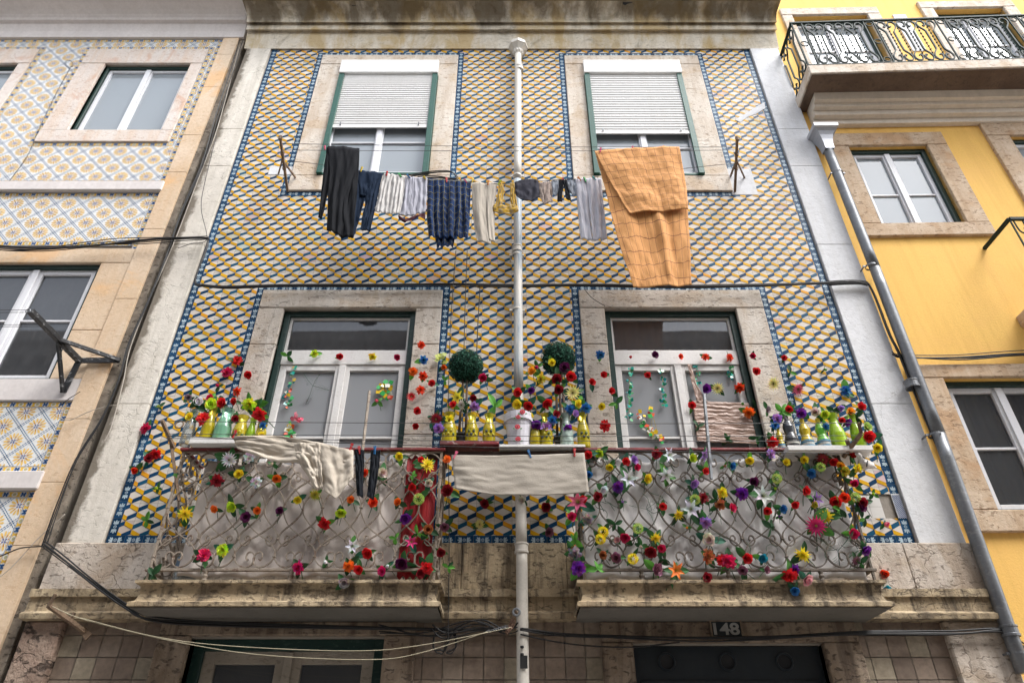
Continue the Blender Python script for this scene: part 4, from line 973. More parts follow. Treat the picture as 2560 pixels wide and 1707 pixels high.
cable('cable_bundle', 'thin dark cables looping beneath the string course left of the drainpipe', [P(870,1448,-.1), P(980,1456,-.09), P(1080,1436,-.13), P(1150,1452,-.15), P(1190,1440,-.2)], 3, .02, .005, wob=.02, seed=17)
cable('cable', 'thin cable with a loop at its top hanging over the left rosette tiles', [P(160,158,-.03), P(150,150,-.03), P(152,142,-.03), P(161,140,-.03), P(168,147,-.03), P(166,155,-.03), P(160,160,-.03), P(120,235,-.02), P(85,310,-.02), P(60,365,-.02), P(0,445,-.02), P(-40,500,-.02)], 1, 0, .0035, wob=.004, seed=18)
cable('cable', 'pale thin cable drooping from black bracket to the joint on the tan wall', pp([(128,955),(160,965),(200,948),(240,935),(270,930)], -.06), 1, 0, .004, 'cable_grey', .004, seed=19)
cable('cable', 'short black cable slanting from the window edge to the black bracket', pp([(135,935),(160,915),(185,900)], -.05), 1, 0, .004, wob=.002, seed=20)
cable('cable', 'grey thin cable slanting across the tan pilaster near the bottom left', pp([(150,1180),(90,1235),(30,1300),(-20,1340)], -.06), 1, 0, .004, 'cable_grey', .006, seed=21)
cable('cable', 'thin dark cable crossing the right lintel diagonally from the bundle', pp([(1345,668),(1360,685),(1390,704)], -.06), 1, 0, .004, wob=.002, seed=22)
cable('cable', 'thin curved pale wire on the left balcony window lintel', pp([(658,660),(665,690),(640,700),(625,730),(610,790),(600,850),(575,920)], -.06), 1, 0, .003, 'cable_grey', .004, seed=23)
cable('cable_bundle', 'black cable tangle between the two upper windows above the plaid cloth', pp([(940,405),(985,398),(1030,396),(1045,402),(1045,412),(1000,408),(960,410)], -.1), 3, .01, .0055, wob=.008, seed=24)
# ================================================================ CLOTHES LINE BRACKETS
Zb = WZ(442); 
def rbracket(lab, bx, tipx, tipy, legs):
    z = WZ(440, -.01) + .0; Yt = -.62
    t = thing('line_bracket', lab, 'bracket', tuple(P(bx, 440, 0)), 'rusty clothesline brackets beside the upper windows')
    a, b = P(bx, 440, -.01), P(tipx, tipy, Yt)
    m = MB(); m.obox(a, b, .022, .03); m.build('arm', 'rust', t)
    for (lx, ly, f) in legs:
        m = MB(); m.obox(P(lx, ly, -.004), a.lerp(b, f), .016, .018); m.build('brace', 'rust', t)
    for f in (1.0, .72, .45):
        c = a.lerp(b, f); m = MB(); m.tube([c + Vector((.022 * math.cos(q), -.01, .022 * math.sin(q))) for q in th], .004, 5); m.lathe(c, [(0, -.03), (.018, -.02), (.018, .03), (0, .035)], 8)
        m.build('line_hook', 'rust', t)
    return a, b
aL, bL = rbracket('rusty clothesline bracket on the tiles left of the left upper window', 661, 644, 318, [(640,398,.66), (680,410,.58)])
aR, bR = rbracket('rusty clothesline bracket on the tiles right of the right upper window', 1688, 1693, 320, [(1678,405,.6), (1710,408,.62)])
def lineat(f): return aL.lerp(bL, f), aR.lerp(bR, f)
def wire(lab, a, b, sag, r=.0028, mat='wire', mid=None, n=24, grp=None):
    m = MB(); pts = []
    for i in range(n + 1):
        t = i / n; q = Vector(a).lerp(Vector(b), t); q.z -= sag * 4 * t * (1 - t); pts.append(q)
    m.tube(pts, r, 5); o = m.build('clothesline', mat, smooth=True); tag(o, lab, 'clothesline', grp); return pts
YO, YI = bL.y, aL.lerp(bL, .72).y
YOUT = -.60
# outer line follows the sheet and leggings, inner line the small clothes
ZO = P(1173, 345, YOUT).z
UL, URt = P(646,330,YOUT), P(1692,338,YOUT)
wire('outermost wire of the upper clothesline, carrying the orange sheet', UL, URt, .02)
wire('upper clothesline wire just inside the outermost one', P(650,345,-.5), P(1690,345,-.5), .015)
YIN = -.40
tl = [(820,393),(880,399),(930,407),(985,410),(1081,417),(1141,422),(1180,421),(1240,416),(1300,412),(1380,410)]
m = MB(); m.tube(smooth_path([P(662,370,YIN), P(735,378,YIN)] + [P(x, y, YIN) for x, y in tl] + [P(1500,395,YIN), P(1690,375,YIN)], 4), .003, 5)
tag(m.build('clothesline', 'wire', smooth=True), 'sagging inner wire of the upper clothesline, hung with small clothes', 'clothesline')
# ================================================================ LAUNDRY
def edge(pts, t):
    L = [0]; 
    for a, b in zip(pts, pts[1:]): L.append(L[-1] + math.hypot(b[0] - a[0], b[1] - a[1]))
    s = t * L[-1]
    for i in range(len(pts) - 1):
        if s <= L[i + 1] or i == len(pts) - 2:
            f = (s - L[i]) / max(1e-9, L[i + 1] - L[i]); return (pts[i][0] + (pts[i + 1][0] - pts[i][0]) * f, pts[i][1] + (pts[i + 1][1] - pts[i][1]) * f)
def drape(mb, A, B, Y, folds=4, amp=.02, mode='lr', nu=26, nv=30, wr=.012, seed=0, tilt=0, mi=0, scal=0, uvs=1, squash=0):
    """cloth spanned between two picture outlines A and B; lr: left/right edges, tb: top/bottom edges"""
    rnd = random.Random(seed); ph = rnd.uniform(0, 6)
    def fn(u, v):
        if mode == 'lr':
            a, b = edge(A, v), edge(B, v); x, y = a[0] + (b[0] - a[0]) * u, a[1] + (b[1] - a[1]) * u
        else:
            a, b = edge(A, u), edge(B, u); x, y = a[0] + (b[0] - a[0]) * v, a[1] + (b[1] - a[1]) * v
        k = min(1, .3 + v * 1.1) * (1 - .45 * max(0, v - .7) / .3) * .8; bulge = .5 * amp * math.sin(math.pi * u)
        f = amp * k * math.sin(folds * 2 * math.pi * u + ph + 1.3 * math.sin(v * 2.2 + ph) + 2.4 * noise.noise(Vector((u * 3, v * 1.5, seed)))) * (.55 + .9 * abs(noise.noise(Vector((u * 4, v, seed + 9)))))
        w = wr * (noise.noise(Vector((u * 5 + seed, v * 6, seed * 1.7))) + .5 * noise.noise(Vector((u * 13, v * 13, seed))))
        q = P(x, y + .35 * scal * v * math.sin(folds * 2 * math.pi * u + ph), Y); return q + Vector((0, f + w - bulge - tilt * v, 0))
    mb.grid(fn, nu, nv, mi=mi, uvf=lambda u, v: (u * uvs, v * uvs))
def cloth(name, lab, cat, mat, pieces, grp='washing on the upper line', **kw):
    m = MB(); mats = [mat]
    for p in pieces:
        p = dict(p); drape(m, p.pop('A'), p.pop('B'), p.pop('Y'), **p)
    o = m.build(name, mats if isinstance(mat, str) else mat, smooth=True, solid=.004, merge=False); tag(o, lab, cat, grp); return o
cloth('leggings', 'long black leggings hanging from the left end of the upper line', 'leggings', 'c_black', [
  dict(A=[(750,338),(742,400),(735,460),(731,500)], B=[(772,338),(764,400),(752,455),(739,505)], Y=YOUT, folds=1.5, amp=.015, seed=1),
  dict(A=[(753,337),(758,400),(752,470),(750,528)], B=[(826,341),(818,390),(796,460),(785,545)], Y=YOUT - .01, folds=2.2, amp=.02, seed=2, nu=30),
  dict(A=[(785,375),(782,440),(778,500),(783,548)], B=[(826,345),(824,400),(818,470),(811,545)], Y=YOUT + .01, folds=1.5, amp=.02, seed=3)])
cloth('trousers', 'dark navy trousers between the black leggings and the white shorts', 'trousers', 'c_navy', [
  dict(A=[(818,391),(822,420),(826,450)], B=[(881,398),(872,425),(858,455)], Y=YIN, folds=2, amp=.012, seed=4, nv=14),
  dict(A=[(819,400),(812,450),(805,500),(795,545)], B=[(845,440),(835,470),(826,500),(812,548)], Y=YIN + .01, folds=1.2, amp=.012, seed=5),
  dict(A=[(840,440),(838,470),(832,500),(828,528)], B=[(879,402),(870,440),(860,490),(850,532)], Y=YIN - .005, folds=1.2, amp=.012, seed=6)])
cloth('shorts', 'white cotton shorts beside the navy trousers', 'shorts', 'c_white', [
  dict(A=[(882,399),(873,430),(866,460),(858,486)], B=[(912,403),(905,420),(900,460),(893,492)], Y=YIN, folds=3.5, amp=.018, seed=7, scal=3),
  dict(A=[(902,402),(900,430),(895,460),(889,492)], B=[(931,406),(929,430),(925,460),(918,492)], Y=YIN - .006, folds=3, amp=.018, seed=8, scal=3)])
cloth('lace_shorts', 'grey lace shorts with dark red hem beside the plaid shirt', 'shorts', ['c_lace', surf('dark red hem', (.10,.02,.03), (.06,.015,.02), 5)], [
  dict(A=[(932,407),(925,440),(920,470),(915,495)], B=[(958,409),(955,440),(952,470),(948,498)], Y=YIN, folds=2, amp=.015, seed=9, scal=2),
  dict(A=[(950,408),(948,440),(946,470),(942,496)], B=[(982,410),(981,440),(979,470),(977,490)], Y=YIN - .005, folds=2.5, amp=.015, seed=10, scal=2),
  dict(A=[(915,495),(930,505),(948,499),(962,492),(977,489)], B=[(916,502),(930,512),(948,506),(962,498),(977,505)], Y=YIN - .008, mode='tb', folds=2, amp=.015, seed=11, nv=4, mi=1)])
cloth('plaid_shirt', 'navy and yellow plaid shirt hanging upside down on the upper line', 'shirt', 'c_plaid', [
  dict(A=[(981,411),(982,450),(980,500),(985,545)], B=[(1082,418),(1080,460),(1078,510),(1074,548)], Y=YIN - .01, folds=6, amp=.03, seed=12, nu=60, scal=5),
  dict(A=[(1000,470),(998,500),(999,540),(1004,568)], B=[(1050,470),(1050,500),(1045,540),(1040,566)], Y=YIN + .012, folds=3, amp=.025, seed=13, nu=30, scal=6)])
cloth('towel', 'long cream hand towel beside the plaid shirt', 'towel', 'c_towel', [
  dict(A=[(1083,420),(1085,470),(1089,520),(1096,555)], B=[(1118,421),(1120,470),(1124,520),(1128,562)], Y=YIN, folds=1.2, amp=.02, seed=14, wr=.006),
  dict(A=[(1105,421),(1108,470),(1112,520),(1115,553)], B=[(1142,421),(1136,470),(1136,520),(1137,556)], Y=YIN + .012, folds=1.3, amp=.02, seed=15, wr=.006)])
cloth('bib', 'yellow bib with dark piping and a round neck hole', 'bib', 'c_bib', [
  dict(A=[(1146,421),(1143,445),(1138,468),(1133,484)], B=[(1157,421),(1158,440),(1156,460),(1152,474)], Y=YIN, folds=1, amp=.008, seed=16),
  dict(A=[(1172,421),(1172,440),(1172,460),(1174,474)], B=[(1181,421),(1184,445),(1188,468),(1191,484)], Y=YIN, folds=1, amp=.008, seed=17),
  dict(A=[(1133,472),(1150,470),(1163,474),(1174,470),(1190,474)], B=[(1132,484),(1150,491),(1163,491),(1176,493),(1191,484)], Y=YIN - .003, mode='tb', folds=1.5, amp=.008, seed=18, nv=8)])
cloth('briefs', 'charcoal grey briefs pinned just right of the drainpipe', 'briefs', 'c_charcoal', [
  dict(A=[(1182,418),(1195,415),(1210,413),(1225,413),(1237,416)], B=[(1184,448),(1195,458),(1210,463),(1225,463),(1240,452)], Y=YIN, mode='tb', folds=2.5, amp=.016, seed=19, nv=14)])
cloth('floral_briefs', 'small crumpled floral briefs between the charcoal briefs and black socks', 'briefs', 'c_floral', [
  dict(A=[(1238,420),(1250,419),(1266,417)], B=[(1236,448),(1250,472),(1270,462)], Y=YIN, mode='tb', folds=2.5, amp=.014, seed=20, nv=14)])
cloth('grey_briefs', 'blue grey crumpled briefs behind the black socks', 'briefs', 'c_greyblue', [
  dict(A=[(1264,416),(1275,415),(1290,414)], B=[(1266,445),(1276,452),(1284,446)], Y=YIN + .01, mode='tb', folds=2, amp=.014, seed=21, nv=12),
  dict(A=[(1300,415),(1312,414),(1326,413)], B=[(1306,440),(1316,450),(1330,442)], Y=YIN + .01, mode='tb', folds=2, amp=.014, seed=22, nv=12)])
cloth('sock', 'left one of two short black socks beside the white trousers', 'sock', 'c_sock', [dict(A=[(1283,414),(1284,430),(1281,445),(1280,462)], B=[(1293,414),(1294,430),(1292,445),(1291,464)], Y=YIN - .02, folds=1, amp=.006, seed=23)])
cloth('sock', 'right one of two short black socks beside the white trousers', 'sock', 'c_sock', [dict(A=[(1290,414),(1296,430),(1298,445),(1300,458)], B=[(1303,414),(1305,430),(1309,445),(1312,462)], Y=YIN - .03, folds=1, amp=.006, seed=24)])
cloth('white_trousers', 'white long trousers beside the orange checked sheet', 'trousers', 'c_lav', [
  dict(A=[(1322,412),(1326,460),(1331,510),(1334,550)], B=[(1352,411),(1354,460),(1357,510),(1361,554)], Y=YIN, folds=2, amp=.016, seed=25, scal=2),
  dict(A=[(1346,411),(1352,460),(1357,510),(1362,553)], B=[(1381,410),(1385,460),(1390,510),(1394,550)], Y=YIN - .01, folds=2, amp=.018, seed=26, scal=2)])
cloth('bed_sheet', 'large orange checked sheet folded over the right end of the upper line', 'sheet', 'c_orange', [
  dict(A=[(1366,347),(1392,440),(1422,560),(1455,662)], B=[(1560,338),(1578,460),(1584,560),(1588,656)], Y=YOUT + .02, folds=2.2, amp=.022, seed=27, nu=90, nv=90, wr=.014, scal=4),
  dict(A=[(1367,347),(1392,400),(1425,455),(1447,490)], B=[(1560,338),(1571,390),(1577,430),(1580,482)], Y=YOUT - .015, folds=1.8, amp=.02, seed=28, nu=90, nv=60, wr=.014, scal=0)])
# lower line
LY0 = -.56
z_l = P(1173, 1036, LY0)
wb_l = thing('line_bracket', 'old wooden clothesline arm lashed to the left end of the left balcony', 'bracket', tuple(P(420,1040,-.4)))
m = MB(); m.obox(P(412,1150,-.36), P(393,1020,-.44), .022, .02); m.build('upright', 'rust', wb_l)
m = MB(); m.obox(P(400,1030,-.42), P(372,965,-.62), .024, .02); m.build('arm', 'rust', wb_l)
m = MB(); c = P(410,965,-.6); m.tube([P(412,975,-.6) + Vector((.03 * math.cos(q), 0, .03 * math.sin(q))) for q in th], .006, 6); m.build('ring', 'rust', wb_l)
wb_r = thing('line_bracket', 'forked wooden clothesline arm lashed to the right end of the right balcony', 'bracket', tuple(P(1960,1040,-.4)))
m = MB(); m.obox(P(1937,1050,-.40), P(1978,995,-.58), .026, .022); m.build('arm', 'rust', wb_r)
m = MB(); m.obox(P(1952,1030,-.44), P(1945,1010,-.5), .03, .02); m.obox(P(1978,995,-.58), P(1972,970,-.62), .022, .018); m.build('fork', 'rust', wb_r)
WY = (-.66, -.60, -.56)
for k, (ya, yb_, lab) in enumerate(((968, 971, 'highest of three wires strung in front of the balcony windows'), (997, 1000, 'middle of three wires strung in front of the balcony windows'), (1007, 1012, 'lowest of three wires strung in front of the balcony windows'))):
    a = P(382, ya - 1, WY[k]); b = P(1968, yb_, WY[k]); wire(lab, a, b, .012, .0026)
wire('taut wire carrying the cream towel and black socks in front of the balconies', P(380,1000,LY0), P(1950,1040,LY0), .03, .003)
cloth('bath_towel', 'wide cream bath towel hanging between the two balconies', 'towel', 'c_towel', [
  dict(A=[(1037,1045),(1120,1046),(1230,1045),(1342,1040)], B=[(1045,1121),(1090,1130),(1135,1136),(1250,1138),(1353,1130)], Y=LY0 - .01, mode='tb', folds=2.3, amp=.010, seed=30, nu=50, wr=.006)], grp='washing on the lower line')
cloth('beige_shirt', 'creased beige shirt draped along the line over the left balcony', 'shirt', 'c_beige', [
  dict(A=[(533,1001),(600,1002),(650,1003),(700,1012),(740,1018),(812,1035)], B=[(545,1030),(600,1052),(640,1062),(680,1065),(720,1072),(812,1080)], Y=LY0, mode='tb', folds=2.6, amp=.025, seed=31, nu=60, wr=.018),
  dict(A=[(675,1020),(685,1060),(705,1090),(722,1122)], B=[(735,1018),(740,1060),(742,1100),(742,1121)], Y=LY0 - .015, folds=1.5, amp=.03, seed=32, wr=.025),
  dict(A=[(728,1018),(770,1030),(812,1035)], B=[(745,1128),(772,1147),(812,1097)], Y=LY0 - .02, mode='tb', folds=1.6, amp=.02, seed=33, wr=.012)], grp='washing on the lower line')
cloth('long_sock', 'left of two long black socks on the lower line', 'sock', 'c_sock', [dict(A=[(815,1032),(816,1070),(818,1110),(820,1138)], B=[(836,1033),(836,1070),(834,1110),(833,1142)], Y=LY0 - .01, folds=1, amp=.01, seed=34)], grp='washing on the lower line')
cloth('long_sock', 'right of two long black socks on the lower line', 'sock', 'c_sock', [dict(A=[(852,1033),(850,1070),(845,1110),(843,1140)], B=[(874,1034),(871,1070),(865,1110),(858,1148)], Y=LY0 - .01, folds=1, amp=.01, seed=35)], grp='washing on the lower line')
# pegs
PEG = dict(red=(.55,.03,.03), blue=(.02,.16,.40), green=(.05,.40,.10), yellow=(.75,.55,.03), orange=(.75,.25,.03), pink=(.65,.10,.20), magenta=(.6,.03,.18), teal=(.02,.28,.28), lime=(.5,.6,.05))
pegs = [('T',2195,998,'pink','the left end of the black leggings'), ('U',145,1143,'yellow','the navy trousers'), ('U',316,1172,'red','the white shorts'), ('U',405,1182,'green','the right end of the white shorts'),
 ('U',462,1190,'blue','the left end of the grey lace shorts'), ('U',573,1202,'yellow','the gap between lace shorts and plaid shirt'), ('U',720,1217,'red','the middle of the plaid shirt'), ('U',848,1222,'magenta','the right end of the plaid shirt'),
 ('U',897,1218,'yellow','the left end of the cream hand towel'), ('U',1002,1232,'orange','the middle of the cream hand towel'), ('U',1078,1232,'lime','the yellow bib'), ('U',1500,1217,'red','the black socks'),
 ('U',1617,1207,'orange','the left leg of the white trousers'), ('U',1655,1212,'green','the middle of the white trousers'), ('U',1718,1205,'teal','the right leg of the white trousers'),
 ('U',1760,1013,'magenta','the left corner of the orange sheet'), ('U',1978,1003,'pink','the middle of the orange sheet'), ('U',2195,998,'orange','the right part of the orange sheet'),
 ('Fc',75,1478,'red','the beige shirt end by the socks'), ('Fc',130,1497,'red','the left long black sock'), ('Fc',235,1497,'blue','the right long black sock'), ('Fc',780,1530,'pink','the left end of the bath towel'),
 ('Fc',1280,1522,'blue','the middle of the bath towel'), ('Fc',1585,1512,'red','the right end of the bath towel'), ('E',1585,1388,'red','the left corner of the beige shirt')]
_pm = {}
for k, (cr, x, y, c, where) in enumerate(pegs):
    lower = cr in ('Fc', 'E'); Y = (LY0 - .02) if lower else (YOUT - .02 if y < 1100 else YIN - .02)
    if c not in _pm:
        m = MB(); m.obox((-.006, 0, .028), (.002, 0, -.035), .008, .012, Vector((0,1,0)), PEG[c]); m2 = MB(); m2.obox((.006, 0, .028), (-.002, 0, -.035), .008, .012, Vector((0,1,0)), PEG[c]); _pm[c] = (m.mesh('peg_half', 'petal'), m2.mesh('peg_half', 'petal'))
        m3 = MB(); m3.tube([(-.005, -.006, .002), (0, -.008, .004), (.005, -.006, .002)], .0018, 5); _pm.setdefault('sp', m3.mesh('spring', 'galv'))
    t = thing('clothespin', f'{c} clothespin on {where}', 'clothespin', tuple(PC(cr, x, y, Y)), 'clothespins on the lines')
    t.rotation_euler = (0, R(random.uniform(-35, 35)), R(random.uniform(-30, 30)))
    for nm, me in (('peg_half', _pm[c][0]), ('peg_half', _pm[c][1]), ('spring', _pm['sp'])):
        o = bpy.data.objects.new(nm, me); COL.objects.link(o); o.parent = t
# ================================================================ black bracket on the left house
t = thing('wall_bracket', 'black steel clothesline bracket with chipped paint on the left house', 'bracket', tuple(P(302 / 1, 900, 0)))
A_, B_, J_, T_ = PC('E',812,893,-.045), PC('E',425,1112,-.045), PC('E',535,895,-.06), PC('E',205,560,-.62)
Mid = J_.lerp(T_, .45)
for nm, a, b, w_, d_ in (('arm', J_, T_, .05, .045), ('brace', A_, Mid, .022, .035), ('brace', B_, Mid, .022, .035), ('wall_plate', J_, A_, .055, .014), ('wall_plate', J_, B_, .055, .014)):
    m = MB(); m.obox(a, b, w_, d_, Vector((0,-1,0)) if nm == 'wall_plate' else Vector((0,0,1))); m.build(nm, 'iron_black2', t, bevel=.002)
for f in (1, .72):
    c = J_.lerp(T_, f); m = MB(); m.tube([c + Vector((-.02 + .018 * math.cos(q), 0, .018 * math.sin(q))) for q in th], .005, 6); m.build('pulley', 'galv', t)
c1 = J_.lerp(T_, 1) - Vector((.03,0,0)); c2 = J_.lerp(T_, .72) - Vector((.03,0,0))
for c, dz, lab in ((c1, .01, 'topmost of four wires running left from the black bracket'), (c1, -.015, 'second of four wires running left from the black bracket'), (c2, .01, 'third of four wires running left from the black bracket'), (c2, -.01, 'lowest of four wires running left from the black bracket')):
    wire(lab, c + Vector((0, 0, dz)), c + Vector((-3, 0, dz + .01)), .01, .0025)
# rusty bracket bottom left and hook near the pipe
t = thing('line_bracket', 'rusty twisted bracket jutting from the corner stone at bottom left', 'bracket', tuple(P(190,1450,-.05)))
a, b = P(195,1450,-.05), P(112,1390,-.45)
m = MB(); m.obox(a, b, .03, .025); m.build('arm', 'rust', t); m = MB(); m.obox(b, b + Vector((.03, -.02, .07)), .02, .012); m.obox(a.lerp(b, .45), a.lerp(b, .45) + Vector((.02, 0, .05)), .025, .012); m.build('hook', 'rust', t)
m = MB(); m.obox(P(188,1445,-.06), P(205,1462,-.06), .05, .012, Vector((0,1,0))); m.build('wall_plate', 'rust', t)
t = thing('pulley_hook', 'rusty pulley hook with frayed cloth beside the drainpipe below the string course', 'hook', tuple(P(1178,1450,-.1)))
m = MB(); m.obox(P(1165,1455,-.1), P(1185,1405,-.35), .025, .02); m.build('arm', 'rust', t); m = MB(); q = P(1186,1405,-.36); m.tube([q + Vector((.022 * math.cos(k_), 0, .022 * math.sin(k_))) for k_ in th], .008, 6); m.build('pulley', 'galv', t)
m = MB(); drape(m, [(1175,1420),(1168,1435),(1158,1452)], [(1184,1425),(1180,1440),(1165,1456)], -.33, folds=2, amp=.01, nu=10, nv=10); m.build('rag', surf('frayed rag', (.22,.13,.09), (.15,.09,.06), 9), t, solid=.003)
m = MB(); pts = [P(1121,1450,-.34).lerp(P(1163,1438,-.34), k / 8) for k in range(9)]
for i, q in enumerate(pts): m.tube([q + Vector((.011 * math.cos(k_), .006 * math.sin(k_) * (i % 2), .007 * math.sin(k_))) for k_ in th[::2]], .0025, 4)
m.build('chain', 'galv', t)
h0 = P(120,1392,-.45); h1 = P(185,1418,-.4); h2 = P(1120,1450,-.35)
def sagline(lab, pts, r=.0026, mat='cord'):
    m = MB(); m.tube(smooth_path(pts, 8), r, 5); tag(m.build('clothesline', mat, smooth=True), lab, 'clothesline')
sagline('yellowish cord sagging low across the ground floor doorway, upper strand', [h1, P(350,1460,-.4), P(520,1482,-.4), P(800,1494,-.4), P(960,1482,-.38), P(1175,1440,-.34)])
sagline('yellowish cord sagging low across the ground floor doorway, lower strand', [h0, P(200,1424,-.4), P(400,1472,-.4), P(600,1503,-.4), P(840,1514,-.4), P(960,1500,-.38), P(1120,1450,-.34)])
# ================================================================ number plate
t = thing('house_number_plate', 'dark enamel plate reading 148 above the ground floor door', 'number plate', tuple(P(1667,1440,-.05)))
pa, pb = P(1634,1465,-.045), P(1701,1423,-.045)
m = MB(); frame_rect(m, pa.x, pb.x, pa.z, pb.z, -.062, -.036, .012, .012, .012, .012); m.build('frame', 'stone_brown', t, bevel=.003)
m = MB(); m.box(pa.x + .011, pb.x - .011, -.052, -.037, pa.z + .011, pb.z - .011); m.build('plate', 'door_dark', t)
cu = bpy.data.curves.new('num', 'FONT'); cu.body = '148'; cu.size = .155; cu.align_x = 'CENTER'; cu.align_y = 'CENTER'; cu.extrude = .001; cu.offset = .004
to = bpy.data.objects.new('num', cu); COL.objects.link(to); bpy.context.view_layer.update()
me = bpy.data.meshes.new_from_object(to.evaluated_get(bpy.context.evaluated_depsgraph_get())); bpy.data.objects.remove(to)
me.materials.clear(); me.materials.append(surf('worn white enamel', (.40,.39,.37), (.33,.32,.30), 9, .4)); o = bpy.data.objects.new('numerals', me); COL.objects.link(o); o.parent = t
xs_ = [q.co.x for q in me.vertices]; ys_ = [q.co.y for q in me.vertices]; wd_, ht_ = max(xs_) - min(xs_), max(ys_) - min(ys_)
mx_, my_ = (max(xs_) + min(xs_)) / 2, (max(ys_) + min(ys_)) / 2
for q in me.vertices: q.co.x = (q.co.x - mx_) * (pb.x - pa.x - .045) / wd_; q.co.y = (q.co.y - my_) * (pb.z - pa.z - .04) / ht_
o.location = Vector(((pa.x + pb.x) / 2, -.0545, (pa.z + pb.z) / 2)) - t.location; o.rotation_euler = (R(90), 0, 0); pass
# ================================================================ cloth behind the railings
def back_cloth(name, lab, mat, xa, xb, Y, zb, zt, folds, amp, seed, cat='cloth', gather=None):
    m = MB()
    def fn(u, v):
        x = xa + (xb - xa) * u; z = zb + (zt - zb) * v
        y = Y + amp * math.sin(folds * 6.283 * u + 1.5 * math.sin(v * 3 + seed)) * (.5 + .5 * noise.noise(Vector((u * 4, v * 1.5, seed)))) + .005 * noise.noise(Vector((u * 9, v * 2, seed))) + .003 * noise.noise(Vector((u * 22, v * 10, seed)))
        if gather:
            for gx, gv in gather:
                dx, dz = x - gx, v - gv; rr = math.hypot(dx, dz * .8); an = math.atan2(dz * .8, dx)
                y += .010 * math.sin(an * 11) * math.exp(-rr * 5)
        z += .012 * math.sin(u * 31 + seed) * (1 - v) + .015 * math.sin(u * 23 + seed) * v
        return Vector((x, min(max(y, Y - .022), Y + .06), z))
    m.grid(fn, 130, 30, uvf=lambda u, v: (u * (xb - xa), v * .8)); o = m.build(name, mat, smooth=True, solid=.003); tag(o, lab, cat); return o
back_cloth('white_cloth', 'off white cloth tied behind the left balcony railing', 'c_satin', LXA + .17, LXB - .2, -.335, ZSLAB + .04, ZRB - .06, 9, .018, 1, gather=[(LXA + 1.08, .28), (LXA + 1.5, .8), (LXA + .75, .75)])
back_cloth('red_cloth', 'shiny red cloth at the right end of the left balcony railing', 'c_red', LXB - .26, LXB - .03, -.355, ZSLAB + .03, ZRB - .02, 2.5, .015, 2)
back_cloth('white_cloth', 'white satin cloth stretched behind the right balcony railing', 'c_satin2', RXA + .02, RXB - .03, -.335, ZSLAB + .03, ZRB - .04, 11, .013, 5, gather=[(RXA + .7, .3), (RXA + 1.3, .25), (RXA + 1.1, .8)])
# water jug
c = P(436,1318,-.2); c.z = ZSLAB
jug = thing('water_jug', 'large clear plastic water jug standing at the left end of the left balcony', 'jug', tuple(c))
m = MB(); m.lathe(c, [(.0, .005), (.10, .006), (.11, .03), (.108, .10), (.113, .11), (.108, .12), (.108, .2), (.113, .21), (.10, .24), (.05, .31), (.028, .33), (.028, .36)], 20); m.build('body', 'glass_c', jug, smooth=True)
m = MB(); m.lathe(c, [(.109, .12), (.1095, .20)], 20, (.12,.2,.3)); m.build('label_band', 'petal', jug); m = MB(); m.lathe(c, [(.032, .355), (.032, .38), (0, .382)], 14, (.05,.15,.4)); m.build('cap', 'petal', jug)
# ================================================================ SHELVES, POTS, BOTTLES
def board(name, lab, x0d, x1d, yrow, Yf, Yb, th_, mat, cat='shelf'):
    a, b = WX(x0d, yrow, Yf), WX(x1d, yrow, Yf); z = WZ(yrow, Yf)
    m = MB(); m.box(a, b, Yf, Yb, z - th_, z); o = m.build(name, mat, bevel=.003); tag(o, lab, cat); return a, b, z
SF = -.42
sl = board('window_box', 'grey white wooden tray on the left balcony handrail holding bottles', 437, 602, 1004, SF - .06, -.2, .05, 'white_wood', 'tray')
sc1 = board('wooden_plank', 'dark red brown plank bridging the gap left of the drainpipe', 1010, 1146, 1012, SF, -.14, .03, 'rail_red', 'plank')
sc2 = board('wooden_plank', 'pale edged plank bridging the gap right of the drainpipe', 1147, 1344, 1020, SF, -.16, .022, 'white_wood', 'plank')
sr = board('window_box', 'white wooden tray on the right balcony handrail holding bottles', 1808, 2003, 1022, SF - .06, -.2, .04, 'white_wood', 'tray')
m = MB(); m.box(sc1[0] - .1, sc2[1] + .1, -.37, -.33, sc2[2] - .09, sc2[2] - .035); tag(m.build('wooden_beam', surf('dark timber', (.07,.045,.035), (.045,.03,.025), 5)), 'dark timber beam carrying the two planks between the balconies', 'beam')
def zrow(shelf, Y): return shelf[2]
